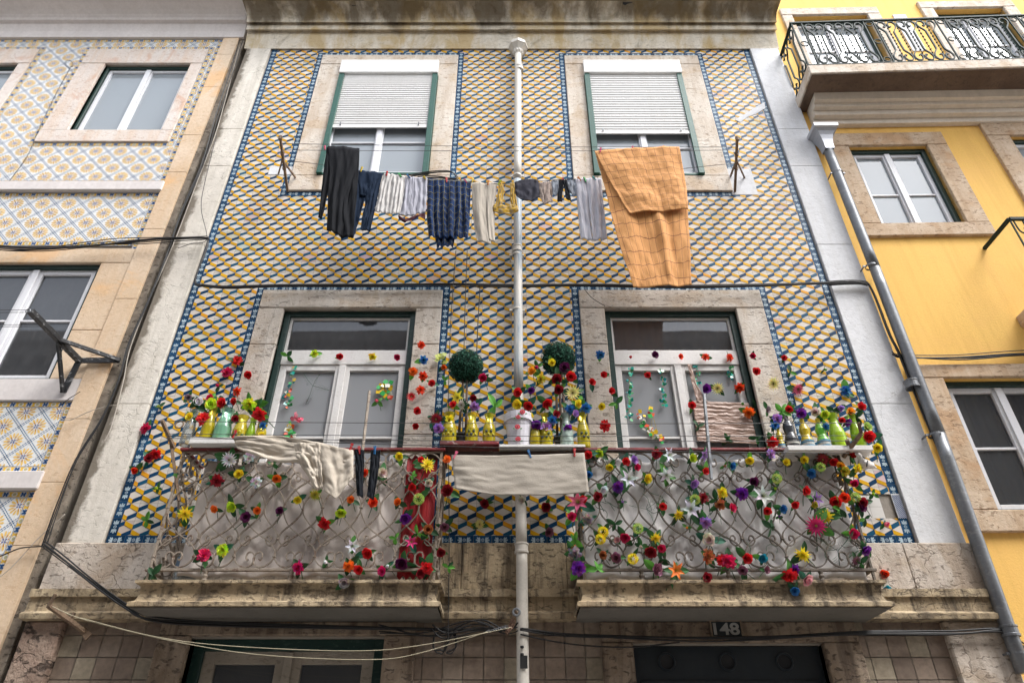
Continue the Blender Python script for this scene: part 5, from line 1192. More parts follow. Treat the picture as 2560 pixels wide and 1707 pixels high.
def bottle(name, lab, cr, x, ytop, ybot, wpx, zb, Y, mat, kind='vase', extra=None, cat='bottle', grp=None):
    c = PC(cr, x, (ytop + ybot) / 2, Y); c.z = zb; top = PC(cr, x, ytop, Y).z; h = max(.08, top - zb)
    r = abs(PC(cr, x + wpx / 2, ybot, Y).x - PC(cr, x, ybot, Y).x)
    t = thing(name, lab, cat, tuple(c), grp)
    if kind == 'vase': prof = [(0, .004), (r * .92, .004), (r, .015), (r, h * .48), (r * .85, h * .62), (r * .58, h * .78), (r * .55, h * .86), (r * .74, h * .97), (r * .78, h)]
    elif kind == 'jar': prof = [(0, .004), (r * .7, .004), (r * .95, h * .25), (r, h * .5), (r * .85, h * .72), (r * .6, h * .85), (r * .8, h)]
    elif kind == 'squeeze': prof = [(0, .004), (r * .95, .004), (r, .01), (r * .95, h * .35), (r * .7, h * .5), (r * .85, h * .66), (r * .6, h * .8), (r * .3, h * .85), (r * .3, h * .93)]
    elif kind == 'pot': prof = [(0, .004), (r * .70, .004), (r * .93, h * .78), (r * 1.06, h * .78), (r * 1.08, h), (r * .95, h), (r * .9, h * .85)]
    m = MB(); m.lathe(c, prof, 18); m.build('body', mat, t, smooth=kind != 'pot')
    if kind == 'vase' or kind == 'jar': m = MB(); m.lathe(c, [(r * .78, h), (r * .86, h + .004), (r * .78, h + .008)], 18); m.build('rim', 'glass_c', t)
    if extra == 'lemon':      # darker painted motif
        m = MB()
        for k in range(5):
            a = -math.pi / 2 + (k - 2) * .35; q = c + Vector((r * 1.01 * math.cos(a), r * 1.01 * math.sin(a), h * (.28 + .1 * (k % 2)))); m.lathe(q, [(0, -.014), (.011, -.004), (.011, .006), (0, .016)], 7, random.choice([(.10,.16,.05), (.5,.45,.05), (.06,.08,.06)]))
        m.build('painted_motif', 'petal', t)
    if extra in ('label', 'black'):
        m = MB(); m.lathe(c, [(r * 1.012, h * .12), (r * 1.012, h * .34)], 18, (.10,.28,.42) if extra == 'label' else (.02,.02,.025)); m.build('paper_label', 'petal', t)
        m = MB(); m.lathe(c, [(r * 1.02, h * .2), (r * 1.02, h * .26)], 18, (.55,.55,.5)); m.build('label_stripe', 'petal', t)
        m = MB(); m.lathe(c + Vector((0, 0, h * .86)), [(r * .34, 0), (r * .34, h * .13), (r * .2, h * .14), (0, h * .14)], 12, (.6,.6,.62) if extra == 'black' else (.75,.6,.05)); m.build('cap', 'petal', t)
    return t, c, r, h
M['plastic_yellow'] = surf('yellow plastic bottle', (.55,.41,.015), (.45,.34,.015), 4, .3, 0, spec=.5)
M['plastic_green'] = surf('bright green bottle', (.10,.42,.04), (.36,.46,.02), 7, .3, 0, spec=.5)
M['plastic_lime'] = surf('lime bottle', (.33,.50,.02), (.26,.4,.02), 5, .25, 0, spec=.5)
M['plastic_black'] = surf('dark labelled bottle', (.03,.03,.04), (.10,.11,.12), 9, .3, 0, spec=.5)
M['pot_white'] = surf('chalky white flowerpot', (.60,.58,.62), (.45,.44,.48), 4, .7, .2, 30, .3, (.25,.24,.25))
M['vase_print'] = surf('flower printed vase', (.42,.52,.46), (.12,.16,.14), 22, .3, 0)
M['pot_black'] = surf('black plastic pot', (.02,.02,.022), (.03,.03,.03), 4, .5, 0)
BY = -.33; g_ = 'glass bottles and vases of artificial flowers'
zL, zC1, zC2, zR = sl[2], sc1[2], sc2[2], sr[2]
for nm, lab, cr, x, yt, yb_, w_, z, mat, kind, ex in (
 ('bottle','clear glass bottle at the left end of the left tray','E',1292,1235,1400,78,zL,'glass_c','vase',None),
 ('bottle','yellow tinted bottle, second on the left tray','E',1418,1215,1405,82,zL,'glass_y','vase',None),
 ('jug_bottle','wide pale green bottle in the middle of the left tray','E',1518,1230,1405,112,zL,'glass_g','vase',None),
 ('bottle','yellow bottle right of the wide green one on the left tray','E',1632,1275,1405,100,zL,'glass_y','vase','lemon'),
 ('bottle','slim green bottle near the right end of the left tray','E',1702,1290,1405,60,zL,'glass_l','vase',None),
 ('bottle','small yellow jar at the right end of the left tray','E',1768,1330,1410,76,zL,'glass_y','jar',None),
 ('vase','leftmost yellow vase on the dark plank left of the drainpipe','Fc',740,1255,1425,100,zC1,'glass_y','vase','lemon'),
 ('vase','middle yellow vase on the dark plank between the topiary trunks','Fc',892,1258,1425,86,zC1,'glass_y','vase','lemon'),
 ('vase','yellow vase at the right end of the dark plank with bright leaves','Fc',1008,1262,1425,88,zC1,'glass_y','vase','lemon'),
 ('flowerpot','chalky white flowerpot painted with three red roses beside the drainpipe','Fc',1207,1275,1448,190,zC2,'pot_white','pot',None),
 ('vase','short yellow glass right of the white flowerpot','Fc',1320,1340,1448,80,zC2,'glass_y','jar',None),
 ('vase','yellow vase with a red rose left of the right topiary trunk','Fc',1393,1262,1448,86,zC2,'glass_y','vase','lemon'),
 ('vase','flower printed pale vase right of the right topiary trunk','Fc',1530,1262,1448,90,zC2,'vase_print','vase',None),
 ('vase','tall yellow vase at the right end of the pale edged plank','Fc',1642,1258,1448,86,zC2,'glass_y','vase','lemon'),
 ('soap_bottle','small orange yellow bottle left of the black labelled one','G',672,1350,1470,52,zR,'plastic_yellow','squeeze','label'),
 ('soap_bottle','grey bottle with a black label on the right balcony','G',737,1262,1470,92,zR,'plastic_black','squeeze','black'),
 ('soap_bottle','yellow squeeze bottle with blue label on the right tray','G',842,1290,1455,84,zR,'plastic_yellow','squeeze','label'),
 ('soap_bottle','bright green squeeze bottle with blue label on the right tray','G',950,1285,1455,84,zR,'plastic_green','squeeze','label'),
 ('vase','lime green bottle in the middle of the right tray','G',1052,1262,1455,104,zR,'plastic_lime','vase',None),
 ('vase','pale glass vase near the right end of the right tray','G',1185,1268,1455,84,zR,'glass_l','vase',None)):
    r_ = bottle(nm, lab, cr, x, yt, yb_, w_, z, BY, mat, kind, ex, 'flowerpot' if nm == 'flowerpot' else ('vase' if nm == 'vase' else 'bottle'), g_)
    if nm == 'flowerpot':
        tt, c, r, h = r_; m = MB()
        for k, (dx, dz) in enumerate(((-.004, .8), (-.01, .5), (-.006, .15), (.03, .93))):
            f = .75 + .3 * dz
            for rr, cl in ((.022, (.5,.03,.05)), (.014, (.62,.10,.12)), (.007, (.4,.02,.03))):
                m.poly([(c.x + dx + rr * math.cos(a), c.y - r * f - .006 - (.022 - rr) * .2, c.z + h * dz + rr * math.sin(a)) for a in [i * math.pi / 5 for i in range(10)]][::-1], cl)
            for sx in (-1, 1): m.poly([(c.x + dx + sx * p[0], c.y - r * f - .005, c.z + h * dz - .02 + p[1]) for p in leafpoly(.018, 0, .4, .02, .006)], (.08,.22,.06))
        m.build('painted_rose', 'petal', tt)
# topiary balls
M['box_leaf'] = vcol('boxwood leaf', .7, 0, 60, .2, trans=.1, spec=.12)
def leafball(mb, c, r, n, rnd, size=.014):
    for k in range(n):
        z = rnd.uniform(-1, 1); a = rnd.uniform(0, 6.283); s = math.sqrt(1 - z * z); d = Vector((s * math.cos(a), s * math.sin(a), z))
        q = c + d * r * rnd.uniform(.84, 1.05 + .05 * noise.noise(d * 2.5)); t = d.cross(Vector((rnd.uniform(-1,1), rnd.uniform(-1,1), rnd.uniform(-1,1)))).normalized(); b = (d + t * rnd.uniform(-.6, .6)).normalized().cross(t).normalized()
        l, w_ = size * rnd.uniform(.7, 1.2), size * .5
        cl = rnd.choice([(.006,.032,.019), (.010,.050,.03), (.016,.075,.045), (.004,.02,.012), (.045,.14,.095)])
        e = d * .35
        mb.poly([q - (t - e) * l, q + b * w_, q + (t + e) * l, q - b * w_], cl)
for lab, x, y, rr_, tx, cr, zb_ in (('left round boxwood topiary on twin trunks beside the drainpipe', 850, 935, 114, 835, 'Fc', zC1), ('right round boxwood topiary decked with roses', 1475, 885, 114, 1475, 'Fc', zC2)):
    c = PC(cr, x, y, -.26); r = abs(PC(cr, x + rr_, y, -.26).x - c.x)
    t = thing('topiary', lab, 'topiary', (c.x, c.y, zb_), 'round topiary balls on trunks')
    m = MB(); rnd = random.Random(int(x)); leafball(m, c, r, 3000, rnd, .012); m.build('foliage', 'box_leaf', t)
    m = MB(); m.lathe(c, [(0, -r * .9)] + [(r * .9 * math.cos(a), r * .9 * math.sin(a)) for a in [(-.45 + .1 * k) * math.pi for k in range(10)]] + [(0, r * .9)], 16, (.006,.02,.014)); m.build('core', 'box_leaf', t, smooth=True)
    for dx in ((-.025, .02) if x < 1000 else (-.03, 0, .03)):
        m = MB(); m.tube([(c.x + dx * 1.3, c.y, zb_ + .05), (c.x + dx, c.y + .01, (zb_ + c.z) / 2), (c.x + dx * .7, c.y, c.z - r * .85)], [.012, .011, .009], 7); m.build('trunk', surf('topiary stem', (.16,.11,.08), (.09,.06,.05), 20, .9, .6) if 'stem' not in M else M['stem'], t, smooth=True)
    m = MB(); m.lathe((c.x, c.y, zb_), [(0, .002), (.05, .002), (.062, .11), (.07, .11), (.07, .125), (.06, .125), (.055, .10), (0, .10)], 16); m.build('pot', 'pot_black', t)
# ================================================================ ARTIFICIAL FLOWERS
CL_ = dict(r=((.55,.015,.02), 'red'), dr=((.25,.008,.018), 'dark red'), cr=((.50,.012,.08), 'crimson'), pk=((.62,.10,.20), 'pink'), mg=((.52,.015,.14), 'magenta'),
 y=((.80,.58,.03), 'yellow'), py=((.72,.62,.22), 'pale yellow'), ly=((.50,.62,.04), 'lime'), lg=((.42,.52,.14), 'greenish'), o=((.80,.17,.02), 'orange'), or_=((.68,.06,.015), 'orange red'),
 yo=((.80,.32,.02), 'amber'), w=((.66,.66,.68), 'white'), cw=((.58,.50,.42), 'cream'), b=((.03,.16,.38), 'blue'), tb=((.02,.26,.38), 'turquoise blue'), pu=((.16,.02,.26), 'purple'),
 dp=((.09,.008,.06), 'dark plum'), lv=((.34,.18,.48), 'lavender'), mv=((.22,.08,.12), 'mauve'), gy=((.30,.26,.27), 'greyish'), bb=((.36,.12,.04), 'russet'), g=((.10,.30,.03), 'green'), dg=((.012,.06,.02), 'dark green'), ol=((.42,.38,.03), 'olive yellow'), pi=((.60,.30,.34), 'pale pink'))
KN = dict(r='rose', c='carnation', p='pompom flower', d='dahlia', g='gerbera', l='lily', t='tulip', b='rosebud', f='leaf sprig')
NM = dict(r='rose', c='carnation', p='pompom_flower', d='dahlia', g='gerbera', l='lily', t='tulip', b='rosebud', f='leaf_sprig')
def petal(m, az, el, L, W, cup, col, base=(0,0,0), pt=1.0, rnd=None, tipcol=None):
    """petal in a flower facing -Y: el = 0 flat outwards, 90deg straight towards the viewer"""
    R_ = Vector((math.cos(az), 0, math.sin(az))); Nn = Vector((0, -1, 0)); S = Vector((-math.sin(az), 0, math.cos(az)))
    vs = []; nl = 4; b = Vector(base); cur = el; q = b.copy(); rows = []
    ws = [.35, .85, 1.0, .8 if pt < 1.2 else .5, .12 if pt > 1.2 else .45]
    for i in range(nl + 1):
        w_ = W * ws[i]
        for s_ in (-1, 0, 1):
            j = (rnd.uniform(-.06, .06) * L) if rnd and i == nl else 0
            vs.append(q + S * (w_ * s_) + (Nn * math.cos(cur) - R_ * math.sin(cur)) * (abs(s_) * w_ * .35) + Nn * j)
        d_ = R_ * math.cos(cur) + Nn * math.sin(cur); q = q + d_ * (L / nl); cur += cup / nl
    for i in range(nl):
        for s_ in (0, 1):
            a = i * 3 + s_; c_ = col if i < 3 or tipcol is None else tipcol
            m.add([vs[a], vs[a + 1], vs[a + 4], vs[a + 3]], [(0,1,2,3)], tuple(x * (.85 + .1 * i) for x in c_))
def blossom(kind, col, rnd):
    m = MB(); v = lambda k=.15: tuple(min(.9, x * 1.25 * rnd.uniform(1 - k, 1 + k)) for x in col)
    if kind == 'r':
        for n, el, L, W, cup, off in ((6, .25, 1.0, .55, .5, 0), (5, .7, .85, .5, .6, .5), (4, 1.05, .7, .42, .6, .2), (3, 1.3, .6, .34, .5, .9)):
            for k in range(n): petal(m, off + k * 6.283 / n + rnd.uniform(-.2, .2), el, L * rnd.uniform(.9, 1.08), W, cup, v(), rnd=rnd)
        m.lathe((0,0,0), [(0, 0)], 3) if 0 else None
    elif kind == 'c':
        for n, el, L, W in ((12, .05, 1.0, .26), (11, .45, .95, .26), (9, .8, .85, .25), (7, 1.1, .75, .24), (4, 1.4, .7, .2)):
            for k in range(n): petal(m, k * 6.283 / n + rnd.uniform(-.3, .3), el + rnd.uniform(-.12, .12), L * rnd.uniform(.85, 1.1), W, rnd.uniform(-.5, .5), v(.3), rnd=rnd)
    elif kind == 'p':
        for k in range(80):
            z = 1 - 1.7 * (k + .5) / 80; a = k * 2.4; s = math.sqrt(max(0, 1 - z * z)); d = Vector((s * math.cos(a), -z, s * math.sin(a))); t = d.orthogonal().normalized(); b_ = d.cross(t)
            t, b_ = t * math.cos(k) + b_ * math.sin(k), b_ * math.cos(k) - t * math.sin(k)
            c = Vector((0, -.5, 0)); q = c + d * .55; m.poly([q, c + d * .85 + t * .14, c + d * 1.0, c + d * .85 - t * .14], v(.25)); m.poly([q, c + d * .8 + b_ * .12, c + d * .95, c + d * .8 - b_ * .12], v(.25))
    elif kind == 'd':
        for n, el, L, off in ((12, 0, 1.1, 0), (10, .4, .95, .25), (8, .8, .75, .1), (5, 1.2, .55, .4)):
            for k in range(n): petal(m, off + k * 6.283 / n + rnd.uniform(-.12, .12), el, L * rnd.uniform(.85, 1.1), .17, rnd.uniform(-.2, .5), v(.2), pt=2, rnd=rnd)
    elif kind == 'g':
        for n, el, L, off in ((16, .05, 1.1, 0), (14, .25, .9, .2)):
            for k in range(n): petal(m, off + k * 6.283 / n, el, L * rnd.uniform(.92, 1.06), .12, .15, v(.15), pt=2, rnd=rnd)
        for k in range(10): petal(m, k * .63, 1.0, .22, .08, 0, (.25,.22,.03) if sum(col) > .8 else (.5,.4,.1))
    elif kind == 'l':
        for k in range(6): petal(m, k * 1.047 + rnd.uniform(-.08, .08), .75, 1.35 * rnd.uniform(.9, 1.05), .26, -.9, v(.1), pt=2, rnd=rnd)
        for k in range(6): m.tube([(0,0,0), (.12 * math.cos(k * 1.05), -.5, .12 * math.sin(k * 1.05)), (.25 * math.cos(k * 1.05), -.8, .25 * math.sin(k * 1.05))], .02, 4, (.35,.45,.08))
        m.poly([(.16 * math.cos(a), -.06, .16 * math.sin(a)) for a in [-i * 1.047 for i in range(6)]], (.2,.5,.12))
    elif kind == 't':
        for n, el, L, off in ((3, .75, 1.25, 0), (3, .95, 1.2, 1.05), (3, 1.25, 1.0, .5)):
            for k in range(n): petal(m, off + k * 2.094, el, L, .48, .7, v(), rnd=rnd)
    elif kind == 'b':
        for n, el, L, off in ((4, .9, 1.0, 0), (3, 1.15, 1.0, .5), (3, 1.4, .9, 1)):
            for k in range(n): petal(m, off + k * 6.283 / n, el, L * .95, .42, .9, v(), rnd=rnd)
    return m
LF = ((.015,.07,.02), (.03,.13,.03), (.06,.20,.03), (.10,.33,.04), (.02,.12,.07))
def leafmesh(ci, L=1.5, W=.38, v=0):
    m = MB(); c = LF[ci]; n = 5
    prev = None
    for i in range(n + 1):
        f = i / n; w_ = W * math.sin(math.pi * min(1, f * .92 + .06)) ** .8; y = .1 - .25 * f + .35 * f * f * (1 if v else 1.6); x = f * L
        row = [Vector((x, y - .08, w_)), Vector((x, y, 0)), Vector((x, y - .08, -w_))]
        if prev:
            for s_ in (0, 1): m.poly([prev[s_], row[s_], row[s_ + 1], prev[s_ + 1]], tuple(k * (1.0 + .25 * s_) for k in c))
        prev = row
    return m
def fernmesh(ci):
    m = MB(); c = LF[ci]
    m.tube([(0, .05, 0), (1, -.05, 0), (2.1, .15, -.1)], .025, 4, c)
    for k in range(9):
        x = .25 + k * .2; L = .6 * (1 - (k / 11)); 
        for s_ in (-1, 1): m.poly([Vector((x, 0, 0)), Vector((x + L * .5 - .02, -.05, s_ * L * .55)), Vector((x + L * .65, -.02, s_ * L)), Vector((x + L * .42, 0, s_ * L * .5))][::s_], tuple(q * random.uniform(.8, 1.3) for q in c))
    return m
leafC = {(ci, v): leafmesh(ci, 1.35 + .3 * v, .36 + .08 * v, v).mesh('leaf', 'petal', smooth=True) for ci in range(5) for v in (0, 1)}
fernC = {ci: fernmesh(ci).mesh('leaf', 'petal') for ci in range(5)}
STEM = []
for q in range(3):
    m = MB(); m.tube(smooth_path([(0, .1, 0), (.1 * (q - 1), .45, -.6), (.35 * (q - 1), .5, -1.5), (.6 * (q - 1), .45, -2.5)], 3), [.07] * 10, 4, (.02,.08,.02)); STEM.append(m.mesh('stem', 'petal'))
blC = {}
SZ = dict(r=.036, c=.040, p=.032, d=.050, g=.050, l=.052, t=.034, b=.024, f=.045)
FL = """
LR|A 1550 60 g w 1.1;A 1683 45 c w 1;A 1935 22 r r 1;A 1843 90 b cw 1.1;A 1465 200 c dr 1.2;A 1615 158 r y 1.1;A 1730 210 c w 1;A 1868 185 r o 1;A 2010 330 r y .9;A 2130 295 g ol .8;A 2295 420 r ly .9;A 1455 390 r o .9;A 1573 375 r ly 1.2;A 1665 448 r dp 1.2;A 1740 400 r o .9;A 1893 405 r dp .9;A 2195 490 c r 1.1;A 1250 425 d y 1;A 1378 705 c cr 1.1;A 1508 670 c ly 1.1;A 2205 745 b w 1.3;A 2020 787 c mg 1.1;A 1190 155 f g .5;A 1030 835 f dg .9
LR|B 405 38 r y 1;B 590 95 d y 1;B 545 60 r r .8;B 725 57 c o .8;B 490 240 r r .9;B 597 217 r cw .9;B 490 165 f g .5;B 285 150 r cw 1.2;B 535 320 p lg 1.3;B 78 330 r o .9;B 170 150 r or_ .9;B 225 350 r or_ 1.1;B 393 345 r o .9;B 440 450 r pu 1.2;B 595 530 r bb 1.1;B 520 560 f g .8;B 370 590 f g .7;B 478 615 l mg .7;B 730 270 r dr 1.4;B 705 510 r mv 1;B 190 690 r r 1.2;B 80 640 l w .8;B 60 775 c o 1;B 130 800 r r 1;B 290 810 r mg 1;B 320 775 b w 1.3;B 420 755 r dp 1.4;B 585 790 c r 1.1;B 540 825 r dr 1;B 685 680 r dr 1;B 30 890 r gy 1.1;B 15 420 r ly .9;B 730 785 f g .6
W|A 915 130 t or_ 1.2;A 1055 20 c r 1.1;A 1005 50 r dr 1.1;A 1065 250 b ly 1.2;A 990 470 f g .7;B 980 355 r dr 1.1;B 945 495 g py .8;B 1395 375 r dr 1.2;B 1410 545 r mv 1.1;C 1305 290 b ly 1;C 1250 455 f g .7;C 1380 490 t pk .9;C 1380 830 t or_ 1.4;C 1395 935 r tb 1
P|B 1230 330 r cw .9
RR|B 1610 350 l pk 1.2;B 1640 322 r r 1;B 1565 445 r cr 1;B 1675 460 c gy 1.1;B 1590 690 c gy 1.2;B 1610 790 c pu 1.3;B 1570 655 t o .8;B 1590 600 f g .9;B 1680 30 r r 1.1;B 1755 15 r ly 1;B 1685 160 r b .8;B 1825 110 r y .9;B 1930 72 r r 1;B 1985 60 r lv 1;B 2005 110 r cr .8;B 2140 20 c dr 1;B 2215 30 l w .9;B 1945 190 l w 1.1;B 2075 187 r y 1.1;B 2205 160 l w 1;B 2185 112 b ly 1;B 1880 245 c pu 1.1;B 1780 262 r w 1;B 1740 312 r dr 1.1;B 1910 345 b lv 1;B 2180 375 r r .9;B 2285 430 d y .8;B 2075 390 f dg 1.3;B 1780 540 p y 1.25;B 1752 590 p y 1.2;B 1860 495 f dg .7;B 2020 525 p lg 1.2;B 1925 580 r cr 1.1;B 1875 600 r pi .7;B 1775 700 r bb .9;B 1870 720 r mv 1.1;B 1970 720 p y 1.2;B 2035 645 b cw 1.2;B 2130 590 d y .8;B 2100 675 r dr 1.3;B 2170 655 r cr .9;B 2165 735 f dg 1;B 1745 795 f g .9;B 2135 800 r mv 1.3;B 2265 810 l o 1
RR|C 85 50 r ly 1;C 160 20 l lv .8;C 170 135 r r .9;C 350 100 r b .9;C 300 100 b bb .9;C 470 62 r y 1;C 610 22 c lv 1;C 715 75 r y .9;C 838 62 r y 1;C 940 105 p lg 1.1;C 965 60 g dr 1;C 1035 72 r r 1;C 1085 100 r yo .9;C 1110 135 c ol 1;C 1195 115 c y 1;C 1160 25 r r 1;C 880 148 r b 1.1;C 495 205 r dp 1.1;C 640 188 p lg 1.2;C 640 255 b ly 1;C 90 220 r lv 1.1;C 285 282 c y 1;C 420 288 c pu 1.2;C 555 305 l w 1.2;C 845 270 r r 1.1;C 915 325 l lv .8;C 905 358 r ol .8;C 775 362 r r .9;C 590 405 r r .9;C 690 388 r b 1;C 670 440 b pu .8;C 350 385 r cr 1;C 270 360 c bb 1;C 102 330 p lg 1.2;C 155 320 c dr 1;C 75 395 l w 1.1;C 175 480 c lv 1.1;C 45 515 b yo .8;C 1050 345 r r 1.3;C 1112 315 r or_ 1.1;C 1170 315 p lg 1.2;C 1235 350 r dr 1.1;C 1225 382 r dp 1.1;C 1180 225 t cr 1.3;C 985 440 d y 1;C 920 505 g mg 1.3;C 1170 558 r cr 1.1;C 1245 665 r pu 1.2;C 200 600 r cw 1.4;C 185 710 c bb 1.3;C 325 745 c cr 1.3;C 285 740 c r 1;C 450 722 r r 1.2;C 555 722 r tb 1;C 828 700 d y 1;C 1070 680 f dg 1.6;C 1190 740 g mv .7;C 425 805 r mv 1;C 580 805 r mv .8;C 185 855 r dr 1;C 735 842 c r 1.4;C 770 800 c pu 1;C 850 865 r pi 1.3;C 775 940 r b .9;C 620 515 f dg .8;C 245 330 f dg .9;C 1085 395 f g 1;C 1225 760 f dg .8;C 95 265 f dg .8
G|G 172 872 c or_ .9;G 333 877 c or_ .9;G 0 870 r or_ .8;G 172 1085 r pu 1.3;G 255 1085 g py 1;G 402 1078 c or_ 1.1;G 80 1200 r r 1.1;G 465 1245 c o 1.2;G 420 1190 b g 1.2;G 125 1340 f dg 1;G 320 1430 f dg .7;G 510 1205 f g .8
S|G 492 865 r cr .8;G 515 970 r r 1.1;G 628 1052 g py 1.1;G 590 1225 r gy .9;G 520 1415 f dg .8
W|G 703 877 r r .8;G 795 1090 g pk 1.1;G 1120 1100 c b 1.2;G 975 955 b g 1.1;G 745 970 f g .8
RV|G 735 1225 r r .9;G 815 1250 c pu 1.1;G 655 1290 c lv 1.1;G 915 1245 r cw 1.1;G 975 1258 r ly 1.1;G 1070 1212 t lv 1.2;G 1150 1240 r yo 1;G 1225 1210 r r 1.1;G 640 1335 c b .9;G 625 1445 c r 1.1;G 1125 1310 r pu 1;G 1260 1345 r lg 1.2;G 1270 1410 r r 1.4;G 1335 1485 r y 1.1;G 1095 1300 r r .8;G 985 1340 c b .7;G 670 1310 f dg .9;G 1195 1280 f dg .9;G 690 1240 f g 1.1;G 1050 1245 f dg 1.1
G|Fc 0 866 r r 1;Fc 220 868 c y .9;Fc 390 872 r cr .9;E 2125 850 c ly .9;E 1940 865 f g .9;Fc 1960 875 b r 1.3;Fc 2125 860 r dp 1.1;Fc 2080 995 r r .9;E 2110 1065 f dg 1.3
S|Fc 548 790 c or_ .9;Fc 563 892 c b 1;Fc 495 968 c o 1;Fc 562 1000 c or_ 1;Fc 620 1050 r r 1;Fc 545 1095 c or_ 1;Fc 482 1140 g r .8;Fc 522 1238 r r 1;Fc 512 1335 r r .9;Fc 1757 855 c b 1;Fc 1780 995 r r 1;Fc 1700 1042 r r 1;Fc 1830 1100 r r 1;Fc 1765 1205 r y 1;Fc 1790 1335 c r 1.2;Fc 1868 1185 f g .8;E 1680 990 r r 1.1;E 1605 1105 c or_ 1
W|E 1600 895 c r 1.1;E 1535 978 c cr 1.2;E 1478 1068 b cr 1.4;E 1075 1208 b lg 1.2;E 990 1355 c cr 1.2;Fc 695 935 t o 1.1;Fc 710 1030 f g .6
CV|Fc 255 1170 b pk 1.3;Fc 650 1290 g dr 1;Fc 665 1350 c lv 1.1;Fc 968 1010 r cr 1.1;Fc 765 1195 r r .9;Fc 820 1195 g w .9;Fc 800 1148 l y 1;Fc 905 1150 r dr .9;Fc 908 1205 c lv 1;Fc 1050 1205 f g 1.4;Fc 740 1290 c y .9;Fc 1205 1115 r r 1.2;Fc 1205 1195 r y 1.3;Fc 1275 1200 r r 1.2;Fc 1290 1095 r pu .9;Fc 1300 970 r yo 1.1;Fc 1332 938 b mg 1.6;Fc 1355 1020 c ol 1.1;Fc 1465 1020 r dr 1.3;Fc 1480 1090 r dr 1.2;Fc 1575 1115 g py 1.2;Fc 1395 1185 r r 1.3;Fc 1550 1225 c b 1.1;Fc 1610 1190 r y 1.1;Fc 1660 1215 c b 1.1;Fc 1435 1300 c b 1;Fc 1330 1330 r pu 1.2;Fc 1395 1350 c lv 1.2;Fc 1535 1355 r pu 1.1;Fc 1280 1272 r y 1;Fc 1430 910 r y 1;Fc 1515 945 r dp 1.4;Fc 1560 1005 r r 1.3;Fc 805 1080 f dg 1.2;Fc 1460 1260 r dr 1;Fc 1590 1255 r lv .9
LV|E 1585 1170 r r .9;E 1275 1140 r gy .9;E 1345 1170 r w 1.2;E 1430 1190 r ly 1.4;E 1505 1185 r r 1.3;E 1690 1195 c ly 1.5;E 1755 1260 c r 1.4;E 1285 1275 r y 1;E 1375 1290 c r 1.3;E 1770 1400 r y .9;E 1640 1230 f dg 1.4;E 1590 1290 r dr .9;E 1780 1335 c b .8;E 1330 1215 f dg 1.1;E 1420 1150 r cr .9;E 1740 1210 f g 1
"""
ZY = dict(LR=-.415, RR=-.415, W=-.03, S=-.075, G=.025, P=-.16, RV=-.36, CV=-.36, LV=-.36)
def band(zone, x, y):
    if zone in ('LR', 'RR'):
        s = 'left' if zone == 'LR' else 'right'
        if y < 1090: return f'along the top of the {s} balcony railing'
        if y < 1170: return f'on the upper half of the {s} balcony railing'
        if y < 1265: return f'on the lower half of the {s} balcony railing'
        return f'along the bottom edge of the {s} balcony'
    if zone == 'W':
        if x < 400: return 'on the cube tiles left of the left balcony'
        if x < 620: return 'on the cube tiles left of the left balcony window'
        if x < 1330 and y < 1000: return 'on the blue border left of the drainpipe'
        if x < 1350: return 'on the cube tiles between the balconies'
        if y < 1000: return 'on the cube tiles right of the right balcony window'
        return 'on the wall right of the right balcony'
    if zone == 'S':
        if x < 700: return 'on the left stone jamb of the left balcony window'
        if x < 1200: return 'on the right stone jamb of the left balcony window'
        if x < 1500: return 'on the left stone jamb of the right balcony window'
        return 'on the right stone jamb of the right balcony window'
    if zone == 'G': 
        s = 'left' if x < 1100 else 'right'
        return f'on the transom bar of the {s} balcony window' if y < 850 else f'on the panes of the {s} balcony window'
    if zone == 'P': return 'tied to the cream drainpipe below the bath towel'
    if zone == 'LV': return 'in the bottles on the left tray'
    if zone == 'RV': return 'in the bottles on the right tray'
    if x < 860: return 'on the line prop at the left balcony'
    if y < 930: return 'around the right topiary'
    return 'above the planks between the balconies'
fl = []
for ln in FL.strip().split('\n'):
    z, rest = ln.split('|')
    for it in rest.split(';'):
        c, x, y, k, col, s = it.split(); dx, dy = cd(c, float(x), float(y)); fl.append([z, dx, dy, k, col, float(s), band(z, dx, dy)])
grp = {}
for i, f in enumerate(fl): grp.setdefault((f[3], f[4], f[6]), []).append(i)
ORD = ['leftmost', 'second', 'third', 'fourth', 'fifth', 'sixth', 'seventh', 'eighth']
lab = {}
for (k, col, b_), idx in grp.items():
    idx.sort(key=lambda i: fl[i][1]); base = f'{CL_[col][1]} {KN[k]} {b_}'; n = len(idx)
    for j, i in enumerate(idx):
        if n == 1: lab[i] = base
        elif n == 2: lab[i] = base + (', left one' if j == 0 else ', right one')
        else: lab[i] = base.replace('along the bottom edge', 'at the foot') + (', leftmost' if j == 0 else ', rightmost' if j == n - 1 else f', {ORD[j]} from left')
